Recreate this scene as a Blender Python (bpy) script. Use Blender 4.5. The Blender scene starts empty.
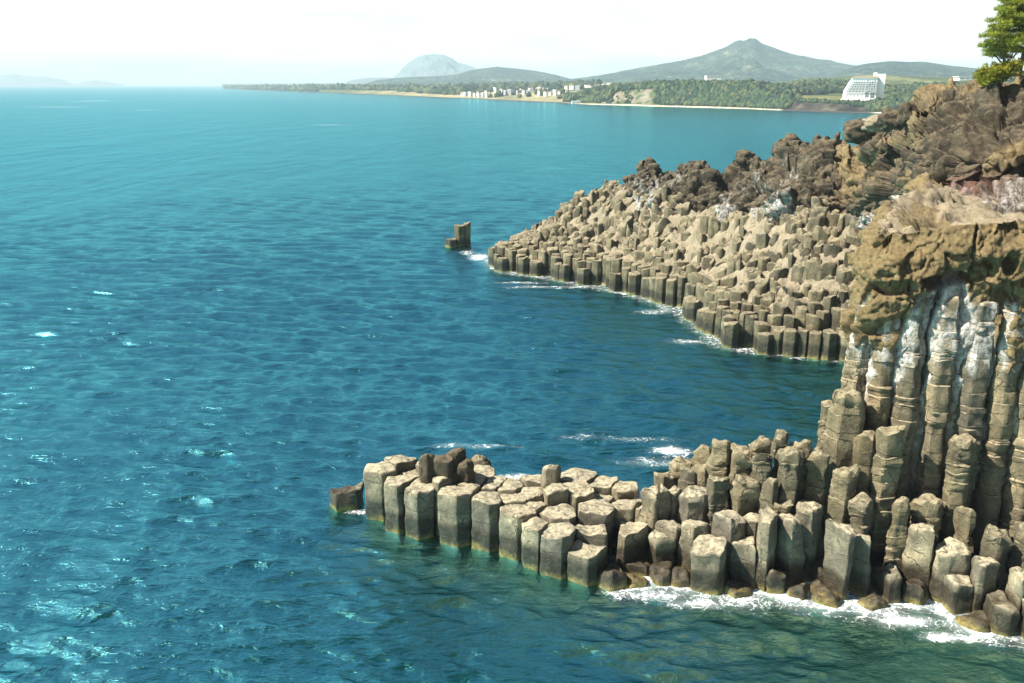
import bpy, math, random
import numpy as np
from mathutils import Vector

random.seed(7)
rng = np.random.default_rng(11)
R = math.radians
scene = bpy.context.scene
COL = scene.collection

# ------------------------------------------------------------------ camera
H = 20.0
FPX = 900.0
PITCH = math.atan((341.5 - 84.0) / FPX)
cP, sP = math.cos(PITCH), math.sin(PITCH)
cam_data = bpy.data.cameras.new('camera')
cam_data.sensor_width = 36.0
cam_data.lens = FPX * 36.0 / 1024.0
cam_data.clip_start = 0.1
cam_data.clip_end = 60000
cam = bpy.data.objects.new('camera', cam_data)
COL.objects.link(cam)
cam.location = (0, 0, H)
cam.rotation_euler = (math.pi / 2 - PITCH, 0, 0)
scene.camera = cam


def W(px, py, z=None, Y=None):
    """survey point: world point seen at (px,py) that lies at height z or at depth Y"""
    u = (px - 512.0) / FPX
    v = (341.5 - py) / FPX
    d = np.array((u, cP + v * sP, -sP + v * cP))
    if Y is None:
        t = (z - H) / d[2]
    else:
        t = Y / d[1]
    return np.array((0, 0, H)) + d * t


# ------------------------------------------------------------------ noise
def _hash(ix, iy, iz, s=0):
    n = (ix.astype(np.int64) * 374761393 + iy.astype(np.int64) * 668265263 + iz.astype(np.int64) * 2147483647 + s * 1274126177) & 0xFFFFFFFF
    n = ((n ^ (n >> 13)) * 1274126177) & 0xFFFFFFFF
    n = ((n ^ (n >> 16)) * 2246822519) & 0xFFFFFFFF
    n = n ^ (n >> 15)
    return (n & 0xFFFFFF) / float(0xFFFFFF)


def vnoise(P, s=0):
    P = np.asarray(P, dtype=np.float64)
    i = np.floor(P).astype(np.int64)
    f = P - i
    f = f * f * f * (f * (f * 6 - 15) + 10)
    x, y, z = i[:, 0], i[:, 1], i[:, 2]
    r = 0
    for dx in (0, 1):
        wx = f[:, 0] if dx else 1 - f[:, 0]
        for dy in (0, 1):
            wy = f[:, 1] if dy else 1 - f[:, 1]
            for dz in (0, 1):
                wz = f[:, 2] if dz else 1 - f[:, 2]
                r = r + wx * wy * wz * _hash(x + dx, y + dy, z + dz, s)
    return r * 2 - 1


def fbm(P, o=4, s=0):
    r, a, t = 0, 1.0, 0
    P = np.asarray(P, dtype=np.float64)
    for k in range(o):
        r = r + a * vnoise(P * (2.03 ** k) + k * 17.3, s + k)
        t += a
        a *= 0.5
    return r / t


def ridged(P, o=4, s=0):
    r, a, t = 0, 1.0, 0
    P = np.asarray(P, dtype=np.float64)
    for k in range(o):
        r = r + a * (1 - 2 * np.abs(vnoise(P * (2.07 ** k) + k * 9.1, s + k)))
        t += a
        a *= 0.55
    return r / t


def worley(P, s=0):
    P = np.asarray(P, dtype=np.float64)
    i = np.floor(P).astype(np.int64)
    best = np.full(len(P), 9.0)
    sec = np.full(len(P), 9.0)
    for dx in (-1, 0, 1):
        for dy in (-1, 0, 1):
            for dz in (-1, 0, 1):
                c = i + np.array((dx, dy, dz))
                q = np.stack([c[:, k] + _hash(c[:, 0], c[:, 1], c[:, 2], s + 31 * (k + 1)) for k in range(3)], 1)
                d = np.sqrt(((q - P) ** 2).sum(1))
                sec = np.where(d < best, best, np.minimum(sec, d))
                best = np.minimum(best, d)
    return best, sec


def facet(P, s=0, tilt=0.5):
    """broken-block field: every cell has its own level and slant; second value: distance to the joint"""
    P = np.asarray(P, dtype=np.float64)
    i = np.floor(P).astype(np.int64)
    best = np.full(len(P), 9.0); sec = best.copy(); val = np.zeros(len(P))
    for dx in (-1, 0, 1):
        for dy in (-1, 0, 1):
            for dz in (-1, 0, 1):
                c = i + np.array((dx, dy, dz))
                h = [_hash(c[:, 0], c[:, 1], c[:, 2], s + 31 * (k + 1)) for k in range(3)]
                q = c + np.stack(h, 1)
                d = np.sqrt(((q - P) ** 2).sum(1))
                g = np.stack([_hash(c[:, 0], c[:, 1], c[:, 2], s + 211 * (k + 1)) - 0.5 for k in range(4)], 1)
                v = g[:, 3] + tilt * 2 * ((P - q) * g[:, :3]).sum(1)
                m = d < best
                sec = np.where(m, best, np.minimum(sec, d)); val = np.where(m, v, val); best = np.where(m, d, best)
    return val, sec - best


def sstep(a, b, x):
    t = np.clip((x - a) / (b - a), 0, 1)
    return t * t * (3 - 2 * t)


# ------------------------------------------------------------------ mesh helpers
def mesh_np(name, V, F, smooth=True, attrs=None, cols=None):
    me = bpy.data.meshes.new(name)
    V = np.asarray(V, dtype=np.float32)
    F = np.asarray(F, dtype=np.int32)
    k = F.shape[1]
    me.vertices.add(len(V))
    me.vertices.foreach_set('co', V.ravel())
    me.loops.add(F.size)
    me.loops.foreach_set('vertex_index', F.ravel())
    me.polygons.add(len(F))
    me.polygons.foreach_set('loop_start', np.arange(0, F.size, k, dtype=np.int32))
    me.polygons.foreach_set('use_smooth', np.full(len(F), smooth))
    me.update(calc_edges=True)
    me.validate()
    for n, a in (attrs or {}).items():
        at = me.attributes.new(n, 'FLOAT', 'POINT')
        at.data.foreach_set('value', np.asarray(a, dtype=np.float32))
    for n, a in (cols or {}).items():
        at = me.attributes.new(n, 'FLOAT_COLOR', 'POINT')
        a = np.asarray(a, dtype=np.float32)
        if a.shape[1] == 3:
            a = np.concatenate([a, np.ones((len(a), 1), np.float32)], 1)
        at.data.foreach_set('color', a.ravel())
    return me


def grid_faces(n, m, wrap=False):
    """n rows, m columns -> quads"""
    i, j = np.meshgrid(np.arange(n - 1), np.arange(m if wrap else m - 1), indexing='ij')
    i, j = i.ravel(), j.ravel()
    j2 = (j + 1) % m
    return np.stack([i * m + j, i * m + j2, (i + 1) * m + j2, (i + 1) * m + j], 1)


def link(name, me, mat=None, parent=None, loc=None):
    o = bpy.data.objects.new(name, me)
    COL.objects.link(o)
    if mat and not me.materials:
        me.materials.append(mat)
    if parent:
        o.parent = parent
    if loc is not None:
        o.location = loc
    return o


def tag(o, label=None, cat=None, group=None, kind=None):
    if label: o['label'] = label
    if cat: o['category'] = cat
    if group: o['group'] = group
    if kind: o['kind'] = kind
    elif label: o['kind'] = 'thing'
    return o


def thing(name, label, cat, loc, group=None, rz=0):
    o = bpy.data.objects.new(name, None)
    COL.objects.link(o)
    o.location = loc
    o.rotation_euler = (0, 0, rz)
    return tag(o, label, cat, group)


ORD = ['first', 'second', 'third', 'fourth', 'fifth', 'sixth', 'seventh', 'eighth', 'ninth', 'tenth', 'eleventh', 'twelfth',
       'thirteenth', 'fourteenth', 'fifteenth', 'sixteenth', 'seventeenth', 'eighteenth', 'nineteenth', 'twentieth']
TENS = {2: 'twenty', 3: 'thirty', 4: 'forty', 5: 'fifty', 6: 'sixty', 7: 'seventy', 8: 'eighty', 9: 'ninety'}


def ordinal(i):
    if i < 20: return ORD[i]
    t, r = divmod(i + 1, 10)
    if r == 0: return {3: 'thirtieth', 4: 'fortieth', 5: 'fiftieth', 6: 'sixtieth', 7: 'seventieth', 8: 'eightieth', 9: 'ninetieth'}.get(t, 'last')
    return TENS[t] + '-' + ORD[r - 1]


# ------------------------------------------------------------------ materials
class NT:
    def __init__(s, name):
        s.m = bpy.data.materials.new(name)
        s.m.use_nodes = True
        s.t = s.m.node_tree
        s.t.nodes.clear()
        s.out = s.t.nodes.new('ShaderNodeOutputMaterial')

    def n(s, typ, **kw):
        nd = s.t.nodes.new(typ)
        for k, v in kw.items():
            if k == 'inp':
                for a, b in v.items():
                    if hasattr(b, 'is_linked') or hasattr(b, 'node'):
                        s.t.links.new(b, nd.inputs[a])
                    else:
                        nd.inputs[a].default_value = b
            else:
                setattr(nd, k, v)
        return nd

    def pos(s):
        return s.n('ShaderNodeNewGeometry').outputs['Position']

    def scaled(s, vec, sc):
        return s.n('ShaderNodeVectorMath', operation='MULTIPLY', inp={0: vec, 1: sc}).outputs[0]

    def noise(s, vec, scale, detail=4, rough=0.55, dist=0.0):
        return s.n('ShaderNodeTexNoise', inp={'Vector': vec, 'Scale': scale, 'Detail': detail, 'Roughness': rough, 'Distortion': dist}).outputs['Fac']

    def ramp(s, fac, stops, interp='LINEAR'):
        nd = s.n('ShaderNodeValToRGB', inp={'Fac': fac})
        cr = nd.color_ramp
        cr.interpolation = interp
        while len(cr.elements) < len(stops): cr.elements.new(0.5)
        for e, (p, c) in zip(cr.elements, stops):
            e.position = p
            e.color = (c, c, c, 1) if isinstance(c, (int, float)) else (*c, 1)
        return nd.outputs['Color']

    def math(s, op, a, b=0.0, c=None, clamp=False):
        nd = s.n('ShaderNodeMath', operation=op, use_clamp=clamp, inp={0: a, 1: b})
        if c is not None:
            if hasattr(c, 'node'): s.t.links.new(c, nd.inputs[2])
            else: nd.inputs[2].default_value = c
        return nd.outputs[0]

    def mrange(s, v, a, b, c=0.0, d=1.0):
        return s.n('ShaderNodeMapRange', interpolation_type='SMOOTHSTEP', inp={'Value': v, 'From Min': a, 'From Max': b, 'To Min': c, 'To Max': d}).outputs[0]

    def mix(s, fac, a, b, mode='MIX'):
        nd = s.n('ShaderNodeMix', data_type='RGBA', blend_type=mode)
        for sock, v in ((nd.inputs[0], fac), (nd.inputs[6], a), (nd.inputs[7], b)):
            if hasattr(v, 'node'): s.t.links.new(v, sock)
            else: sock.default_value = (*v, 1) if isinstance(v, tuple) and len(v) == 3 else v
        return nd.outputs[2]

    def attr(s, name, out='Fac'):
        return s.n('ShaderNodeAttribute', attribute_name=name).outputs[out]

    def bump(s, h, strength=0.5, dist=0.1, normal=None):
        i = {'Height': h, 'Strength': strength, 'Distance': dist}
        if normal is not None: i['Normal'] = normal
        return s.n('ShaderNodeBump', inp=i).outputs[0]

    def surf(s, sh):
        s.t.links.new(sh, s.out.inputs['Surface'])
        return s.m


def rock_material(name, tone, dark, lite, wet=True, white=False, freq=1.0, bumpd=0.06, brown=None):
    k = NT(name)
    P = k.pos()
    sep = k.n('ShaderNodeSeparateXYZ', inp={0: P})
    Z = sep.outputs['Z']
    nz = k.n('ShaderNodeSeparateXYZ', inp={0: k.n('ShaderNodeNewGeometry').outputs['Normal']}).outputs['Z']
    n1 = k.noise(P, 0.9 * freq, 6, 0.6)
    n2 = k.noise(P, 5.0 * freq, 6, 0.68)
    n3 = k.noise(P, 22 * freq, 4, 0.7)
    c = k.ramp(n1, [(0.30, dark), (0.50, tone), (0.70, lite)])
    c = k.mix(k.ramp(n2, [(0.42, 0.0), (0.62, 0.7)]), c, k.mix(0.22, tone, lite))
    rnd_ = k.n('ShaderNodeObjectInfo').outputs['Random']
    c = k.mix(1.0, c, k.ramp(rnd_, [(0.0, (0.66, 0.67, 0.70)), (0.35, (0.95, 0.92, 0.86)), (0.7, (1.12, 1.08, 1.0)), (1.0, (0.82, 0.76, 0.66))]), 'MULTIPLY') if name.startswith('basalt') else c
    # pale lichen / dust tops over darker sides; sun-and-shade contrast put into the colour
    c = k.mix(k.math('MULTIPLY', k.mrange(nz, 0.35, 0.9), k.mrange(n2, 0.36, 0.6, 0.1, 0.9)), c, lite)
    # pits
    pit = k.n('ShaderNodeTexVoronoi', inp={'Vector': P, 'Scale': 7.0 * freq, 'Randomness': 1.0}).outputs['Distance']
    pits = k.math('MULTIPLY', k.mrange(pit, 0.05, 0.28, 1, 0), k.mrange(n1, 0.45, 0.62))
    c = k.mix(k.math('MULTIPLY', pits, 0.55), c, tuple(x * 0.35 for x in dark))
    joint = None
    if name in ('basalt_smooth', 'basalt_knobbly', 'basalt_ringed'):
        jz = k.math('ADD', k.math('MULTIPLY', Z, 0.85), k.math('ADD', k.math('MULTIPLY', rnd_, 7.0), k.math('MULTIPLY', n1, 0.5)))
        jd = k.math('ABSOLUTE', k.math('SUBTRACT', k.math('FRACT', jz), 0.5))
        joint = k.math('MULTIPLY', k.mrange(jd, 0.006, 0.022, 1, 0), k.mrange(n2, 0.44, 0.54))
        vz = k.n('ShaderNodeTexVoronoi', feature='DISTANCE_TO_EDGE', inp={'Vector': k.n('ShaderNodeVectorMath', operation='ADD', inp={0: P, 1: k.scaled(k.n('ShaderNodeTexNoise', inp={'Vector': P, 'Scale': 2.5, 'Detail': 3.0}).outputs['Color'], (0.5, 0.5, 0.5))}).outputs[0], 'Scale': 0.9}).outputs['Distance']
        joint = k.math('MAXIMUM', joint, k.math('MULTIPLY', k.mrange(vz, 0.004, 0.02, 1, 0), k.mrange(n1, 0.5, 0.58)))
        c = k.mix(k.math('MULTIPLY', joint, 0.75), c, tuple(x * 0.3 for x in dark))
    if brown:
        c = k.mix(k.attr('brown'), c, k.ramp(n2, [(0.3, brown[0]), (0.5, brown[1]), (0.7, brown[2])]))
    if white:
        wv = k.scaled(P, (1.6, 1.6, 0.35))
        wn = k.noise(wv, 1.4, 6, 0.62)
        wa = k.attr('white') if white is True else k.math('MULTIPLY', k.mrange(Z, 7.0, 9.5), k.mrange(Z, 13.0, 10.5, 0.45, 0.62))
        wm = k.math('MULTIPLY_ADD', wa, 1.0, k.math('MULTIPLY_ADD', wn, 1.6, -0.8))
        wm = k.math('MULTIPLY', k.mrange(wm, 0.34, 0.80), k.mrange(n2, 0.34, 0.56, 0.15, 0.92))
        c = k.mix(wm, c, k.ramp(n2, [(0.3, (0.20, 0.195, 0.18)), (0.52, (0.38, 0.37, 0.345)), (0.75, (0.55, 0.54, 0.51))]))
        if white == 'z': wm = k.math('MULTIPLY', wm, 1.0)
        redm = k.math('MULTIPLY', k.attr('red'), k.mrange(n2, 0.4, 0.55))
        c = k.mix(redm, c, (0.16, 0.055, 0.04))
    if wet:
        zz = k.math('MULTIPLY_ADD', n1, -1.1, Z)            # z - 1.1*noise
        zz = k.math('ADD', zz, 0.55)
        band = k.mrange(zz, 0.85, 1.3, 1, 0)
        c = k.mix(k.math('MULTIPLY', band, 0.93), c, k.ramp(n2, [(0.3, (0.013, 0.010, 0.007)), (0.55, (0.034, 0.026, 0.015)), (0.72, (0.085, 0.064, 0.034))]))
        alg = k.mrange(zz, -0.15, 0.35, 1, 0)
        c = k.mix(k.math('MULTIPLY', alg, 0.9), c, k.ramp(n2, [(0.3, (0.11, 0.075, 0.02)), (0.5, (0.24, 0.18, 0.05)), (0.7, (0.34, 0.28, 0.10))]))
    h = k.math('ADD', k.math('MULTIPLY', n2, 0.8), k.math('MULTIPLY', n3, 0.35))
    h = k.math('SUBTRACT', h, k.math('MULTIPLY', pits, 0.5))
    if joint is not None: h = k.math('SUBTRACT', h, k.math('MULTIPLY', joint, 0.45))
    b = k.bump(h, 0.8, bumpd)
    rough = k.math('MULTIPLY_ADD', band, -0.45, 0.9) if wet else 0.9
    p = k.n('ShaderNodeBsdfPrincipled', inp={'Base Color': c, 'Roughness': rough, 'Normal': b, 'Specular IOR Level': 0.25})
    return k.surf(p.outputs[0])


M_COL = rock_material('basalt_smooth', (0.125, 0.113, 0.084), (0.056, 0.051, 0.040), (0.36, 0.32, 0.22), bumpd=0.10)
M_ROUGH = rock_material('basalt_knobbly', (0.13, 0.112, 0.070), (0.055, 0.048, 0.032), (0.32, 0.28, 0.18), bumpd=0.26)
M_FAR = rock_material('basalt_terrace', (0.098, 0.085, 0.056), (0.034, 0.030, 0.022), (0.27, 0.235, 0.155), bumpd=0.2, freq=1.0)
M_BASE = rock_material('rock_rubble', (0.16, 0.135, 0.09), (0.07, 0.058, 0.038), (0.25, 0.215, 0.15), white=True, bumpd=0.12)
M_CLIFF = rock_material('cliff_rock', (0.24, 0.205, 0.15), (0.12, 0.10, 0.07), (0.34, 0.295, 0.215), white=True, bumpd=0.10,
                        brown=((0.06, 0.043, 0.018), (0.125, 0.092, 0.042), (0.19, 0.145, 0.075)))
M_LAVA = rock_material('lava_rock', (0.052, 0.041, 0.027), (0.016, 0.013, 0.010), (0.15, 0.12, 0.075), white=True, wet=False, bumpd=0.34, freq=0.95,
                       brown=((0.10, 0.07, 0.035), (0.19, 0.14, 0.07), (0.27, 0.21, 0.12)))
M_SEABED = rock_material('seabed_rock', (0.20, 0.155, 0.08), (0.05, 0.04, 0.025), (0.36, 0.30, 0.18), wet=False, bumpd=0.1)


def simple(name, col, rough=0.8, var=0.15, scale=2.0):
    k = NT(name)
    n = k.noise(k.pos(), scale, 4, 0.6)
    c = k.mix(n, tuple(x * (1 - var) for x in col), tuple(min(1, x * (1 + var)) for x in col))
    p = k.n('ShaderNodeBsdfPrincipled', inp={'Base Color': c, 'Roughness': rough})
    return k.surf(p.outputs[0])


# ------------------------------------------------------------------ columns
def clip_poly(poly, a, n):
    """keep side (p-a).n <= 0"""
    out = []
    for i in range(len(poly)):
        p, q = poly[i], poly[(i + 1) % len(poly)]
        dp, dq = (p - a) @ n, (q - a) @ n
        if dp <= 0: out.append(p)
        if (dp < 0 < dq) or (dq < 0 < dp):
            out.append(p + (q - p) * (dp / (dp - dq)))
    return out


def cells(S, Rr, gap=0.012, seed=0, aim=None):
    rr = np.random.default_rng(seed)
    S = np.asarray(S)
    res = []
    for i, c in enumerate(S):
        r = Rr[i]
        a0 = rr.uniform(0, math.pi / 3)
        nside = rr.choice([5, 6, 6, 6, 7])
        if aim is not None and aim[i]:
            a0, nside = math.pi / 6 + rr.uniform(-.16, .16), 6
        poly = [c + r * rr.uniform(0.92, 1.05) * np.array((math.cos(a0 + k * 2 * math.pi / nside), math.sin(a0 + k * 2 * math.pi / nside))) for k in range(nside)]
        d = S - c
        L = np.hypot(d[:, 0], d[:, 1])
        for j in np.where((L > 1e-6) & (L < 2.6 * r + 1))[0]:
            w = 0.5 + 0.5 * (Rr[i] ** 2 - Rr[j] ** 2) / L[j] ** 2
            w = min(max(w, 0.25), 0.75)
            n = d[j] / L[j]
            poly = clip_poly(poly, c + d[j] * w - n * gap, n)
            if len(poly) < 3: break
        res.append(poly)
    return res


def column_geo(poly, zb, zt, tilt=(0, 0), rough=0.05, ring=0.0, m=4, bev=0.12, dz=0.3, seed=0, dome=0.0, taper=0.03, lean=(0, 0), topn=0.05, hollow=0.0, cham=0.05, seg=0.0):
    poly = np.asarray(poly)
    c = poly.mean(0)
    # chamfer the corners a little
    pts = []
    n = len(poly)
    for i in range(n):
        p, q, o = poly[i], poly[(i + 1) % n], poly[i - 1]
        lp, lo = np.linalg.norm(q - p), np.linalg.norm(o - p)
        ch = min(cham, 0.25 * lp, 0.25 * lo)
        pts.append(p + (o - p) / max(lo, 1e-6) * ch)
        pts.append(p + (q - p) / max(lp, 1e-6) * ch)
    per = []
    n = len(pts)
    for i in range(n):
        p, q = pts[i], pts[(i + 1) % n]
        L = np.linalg.norm(q - p)
        mm = max(1, int(round(m * L / 0.9)))
        for t in range(mm):
            per.append(p + (q - p) * (t / mm))
    per = np.array(per)
    K = len(per)
    rad = np.linalg.norm(per - c, axis=1).mean()
    levels = []
    shift = []
    if seg > 0:                                   # jointed column: stacked drums with crisp joints
        sr = random.Random(seed * 13 + 5)
        z = zb
        top = zt - bev
        while z < top - 0.05:
            hgt_ = min(sr.choice((0.09, 0.13, 0.18, 0.3, 0.5, 0.9)) * sr.uniform(0.8, 1.3), top - z)
            f_ = 1 + seg * sr.uniform(-0.045, 0.045)
            sh_ = (seg * sr.uniform(-.028, .028), seg * sr.uniform(-.028, .028))
            for zz_, g_ in ((z + 0.004, f_ - 0.035 * seg), (z + 0.03, f_), (z + hgt_ * 0.55, f_ + 0.012), (z + hgt_ - 0.03, f_)):
                levels.append((zz_, g_)); shift.append(sh_)
            z += hgt_
    nz = -1 if seg > 0 else max(2, int((zt - bev - zb) / dz))
    for i in range(nz + 1):
        z = zb + (zt - bev - zb) * i / nz
        levels.append((z, 1.0 - taper * i / nz))
    s0 = 1 - taper
    b = min(bev / rad, 0.5)
    levels += [(zt - bev * 0.45, s0 * (1 - 0.22 * b)), (zt - bev * 0.1, s0 * (1 - 0.6 * b)), (zt, s0 * (1 - 1.1 * b))]
    base = s0 * (1 - 1.1 * b)
    for f in (0.75, 0.5, 0.25):
        levels.append((zt + dome * (1 - f * f) - hollow * (1 - f) , base * f))
    V = []
    for z, s in levels:
        q = c + (per - c) * s
        if len(V) < len(shift): q = q + np.array(shift[len(V)])
        V.append(np.concatenate([q, np.full((K, 1), z)], 1))
    V = np.concatenate(V)
    V = np.concatenate([V, [[c[0], c[1], zt + dome - hollow]]])
    w = np.clip((V[:, 2] - zb) / (zt - zb), 0, 1.2)
    V[:, 2] += w * ((V[:, :2] - c) @ np.array(tilt))
    off = np.array((seed * 3.17 % 50, seed * 7.7 % 50, seed * 1.3 % 50))
    D = V[:, :2] - c
    dl = np.linalg.norm(D, axis=1, keepdims=True) + 1e-6
    f = fbm(V * 1.7 + off, 4) * rough * 1.6
    lob = vnoise(V * np.array((0.5, 0.5, 0.35)) + off, 3) * rough * 1.5
    f = f + lob
    if ring > 0:
        zz = V[:, 2:3] + 0.06 * vnoise(V * 1.5 + off)[:, None]
        zr = np.concatenate([off[:1] + 0 * zz, off[1:2] + 0 * zz, zz * 3.6], 1)
        f = f + ring * (vnoise(zr, 5) * 0.9 + 0.5 * vnoise(zr * np.array((1, 1, 2.3)), 6))
        f = f + ring * 1.5 * vnoise(V * np.array((3.0, 3.0, 5.0)) + off, 7)
    V[:, :2] += D / dl * (f[:, None] * np.clip(dl / rad, 0, 1))
    V[:, 2] += (fbm(V * 1.6 + off + 9, 3, 4) * topn * 2) * np.clip((w - 0.6) / 0.4, 0, 1)
    lw = np.clip((V[:, 2] - zb) / (zt - zb), 0, 1)[:, None]
    V[:, :2] += lw * np.array(lean)
    Fq = grid_faces(len(levels), K, wrap=True)
    last = (len(levels) - 1) * K
    tri = np.array([[last + j, last + (j + 1) % K, len(V) - 1, len(V) - 1] for j in range(K)])
    return V, Fq, tri, c


def column_obj(name, mat, *a, **kw):
    V, Fq, tri, c = column_geo(*a, **kw)
    org = np.array((c[0], c[1], max(a[1], -0.5)))
    me = bpy.data.meshes.new(name)
    faces = [tuple(map(int, f)) for f in Fq] + [tuple(map(int, f[:3])) for f in tri]
    me.from_pydata((V - org).tolist(), [], faces)
    me.polygons.foreach_set('use_smooth', [True] * len(me.polygons))
    me.update()
    me.set_sharp_from_angle(angle=R(kw.get('_sharp', 32)))
    return link(name, me, mat, loc=org.tolist())


# zone, px, py of the middle of the top, z of the top or depth Y, radius, flags
# 'z' value < 10 -> height; > 10 -> depth
SEEDS = [
    # flat blocks along the front, from the seaward tip
    ('front', 382, 466, 2.75, 0.95), ('front', 400, 481, 2.62, 0.85), ('front', 420, 485, 2.62, 0.85), ('front', 441, 476, 3.0, 0.80),
    ('front', 459, 489, 2.72, 0.95), ('front', 490, 497, 2.55, 0.95), ('front', 518, 509, 2.35, 0.95), ('front', 537, 522, 2.15, 0.75),
    ('front', 560, 529, 2.05, 0.98), ('front', 588, 547, 1.45, 0.95), ('low', 613, 570, 0.55, 0.8),
    # flat tops behind
    ('back', 400, 461, 2.7, 0.8), ('back', 409, 472, 2.35, 0.7), ('back', 470, 479, 2.6, 0.85), ('back', 494, 482, 2.55, 0.8),
    ('back', 511, 486, 2.5, 0.8), ('back', 512, 497, 2.45, 0.7), ('back', 533, 492, 2.4, 0.8), ('back', 541, 502, 2.3, 0.7),
    ('back', 561, 511, 2.2, 0.9), ('back', 535, 480, 2.6, 0.7), ('back', 555, 489, 2.9, 0.85), ('back', 578, 489, 2.75, 0.75),
    ('back', 579, 476, 2.6, 0.85), ('back', 601, 483, 2.5, 0.8), ('back', 605, 497, 2.2, 0.8), ('back', 593, 509, 2.35, 0.95),
    ('back', 592, 526, 1.85, 0.85), ('back', 622, 488, 2.5, 0.75), ('back', 626, 502, 2.15, 0.8), ('back', 630, 529, 1.75, 0.95),
    ('back', 643, 507, 2.1, 0.6), ('back', 450, 470, 2.5, 0.75), ('back', 430, 466, 2.5, 0.8), ('back', 480, 471, 2.3, 0.7),
    # low wet ledges at the waterline
    ('low', 613, 551, 0.45, 0.9), ('low', 640, 560, 0.35, 0.9), ('low', 661, 566, 0.5, 0.8), ('low', 682, 570, 0.45, 0.8), ('low', 636, 577, 0.1, 0.8),
    # middle blocks
    ('mid', 650, 487, 3.0, 0.70), ('mid', 663, 490, 2.9, 0.5), ('mid', 676, 491, 2.6, 0.6), ('mid', 694, 492, 2.9, 0.75),
    ('mid', 672, 522, 1.7, 0.75), ('mid', 655, 535, 1.45, 0.85), ('mid', 697, 524, 2.0, 0.85), ('mid', 712, 542, 1.85, 0.98),
    ('mid', 729, 516, 2.6, 0.85), ('mid', 744, 541, 1.85, 0.85), ('mid', 752, 519, 2.35, 0.65), ('mid', 770, 515, 3.1, 0.85), ('mid', 790, 518, 2.9, 0.7),
    ('low', 775, 567, 0.85, 0.7), ('low', 800, 585, 0.35, 0.75), ('low', 825, 590, 0.3, 0.75), ('low', 859, 574, 0.95, 0.75), ('low', 886, 572, 1.0, 0.75), ('low', 834, 570, 0.7, 0.7),
    ('low', 735, 582, 0.3, 0.8),
    # knobbly standing columns, higher up
    ('knob', 686, 474, 3.3, 0.6), ('knob', 683, 463, 3.5, 0.7), ('knob', 667, 474, 3.1, 0.6), ('knob', 707, 452, 4.1, 0.6), ('knob', 722, 443, 4.9, 0.52), ('knob', 732, 446, 4.4, 0.55),
    ('knob', 742, 450, 4.7, 0.55), ('knob', 719, 477, 3.7, 0.6), ('knob', 745, 480, 3.8, 0.62), ('knob', 758, 443, 5.0, 0.52), ('knob', 763, 453, 4.8, 0.55),
    ('knob', 784, 434, 5.7, 0.48), ('knob', 787, 449, 5.3, 0.62), ('knob', 700, 465, 3.6, 0.6), ('knob', 798, 470, 4.2, 0.62), ('knob', 811, 426, 6.3, 0.5),
    ('knob', 819, 457, 5.0, 0.62), ('knob', 770, 482, 3.9, 0.55), ('knob', 830, 498, 3.6, 0.62), ('mid', 811, 505, 3.1, 0.78), ('mid', 842, 524, 3.1, 0.78), ('knob', 782, 500, 3.3, 0.5),
    # blocks at the foot of the cliff
    ('foot', 922, 527, 2.75, 0.72), ('foot', 952, 547, 2.15, 0.78), ('foot', 985, 563, 2.1, 0.7), ('foot', 1001, 598, 1.05, 0.85), ('foot', 1018, 572, 2.2, 0.7),
    ('foot', 1045, 600, 1.4, 0.8), ('foot', 1060, 570, 2.4, 0.75), ('foot', 1090, 590, 1.8, 0.8), ('low', 912, 580, 0.7, 0.7), ('low', 975, 615, 0.3, 0.7), ('low', 870, 600, 0.15, 0.7),
    # tall ringed columns of the cliff face
    ('tall', 848, 394, 35.9, 0.66), ('tall', 866, 438, 35.0, 0.5), ('tall', 889, 431, 34.6, 0.62), ('tall', 832, 402, 36.6, 0.5), ('tall', 962, 440, 34.2, 0.42),
    ('knob', 800, 448, 5.2, 0.5), ('knob', 842, 470, 4.6, 0.6), ('knob', 858, 500, 3.5, 0.6), ('foot', 880, 545, 2.3, 0.6), ('foot', 905, 545, 2.0, 0.6), ('foot', 865, 540, 2.4, 0.6),
    ('knob', 905, 505, 3.6, 0.6), ('knob', 930, 500, 3.5, 0.6), ('knob', 965, 515, 3.3, 0.6), ('knob', 998, 530, 3.0, 0.6), ('knob', 1030, 530, 3.0, 0.6), ('foot', 965, 580, 1.3, 0.7),
]
pts3 = []
for s in SEEDS:
    pts3.append(W(s[1], s[2], z=s[3] * (0.9 if s[0] in ('front', 'back') else 1.0)) if s[3] < 10 else W(s[1], s[2], Y=s[3]))
pts3 = np.array(pts3)
S2 = pts3[:, :2]
RAD = np.array([s[4] * {'front': 1.04, 'knob': 0.98, 'low': 1.1, 'back': 1.3}.get(s[0], 1.06) * random.uniform(0.92, 1.04) for s in SEEDS])
CELLS = cells(S2, RAD, seed=3, aim=[s[0] in ('front', 'mid', 'foot') for s in SEEDS])
ZONE = {
    'front': (M_COL, 'basalt columns along the front edge of the near promontory', 'flat-topped basalt column rising from the water, {o} from the tip in the promontory front row'),
    'back': (M_COL, 'flat column tops on the near promontory', 'pale flat basalt column top behind the front row, {o} from the left'),
    'low': (M_COL, 'wet low column stubs at the waterline', 'low wet brown basalt column stub at the waterline, {o} from the left'),
    'mid': (M_COL, 'blocky columns in the middle of the near promontory', 'blocky smooth basalt column below the knobbly ones, {o} from the left'),
    'knob': (M_ROUGH, 'knobbly standing columns of the near promontory', 'knobbly rough standing basalt column left of the cliff, {o} from the left'),
    'foot': (M_COL, 'blocky columns at the foot of the cliff', 'angular grey basalt block at the cliff foot above white foam, {o} from the left'),
    'tall': (M_ROUGH, 'broken columns standing before the cliff face', 'broken flat-topped column standing against the cliff face, {o} from the left'),
}
by_zone = {}
for i, s in enumerate(SEEDS): by_zone.setdefault(s[0], []).append(i)
rank = {}
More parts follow.
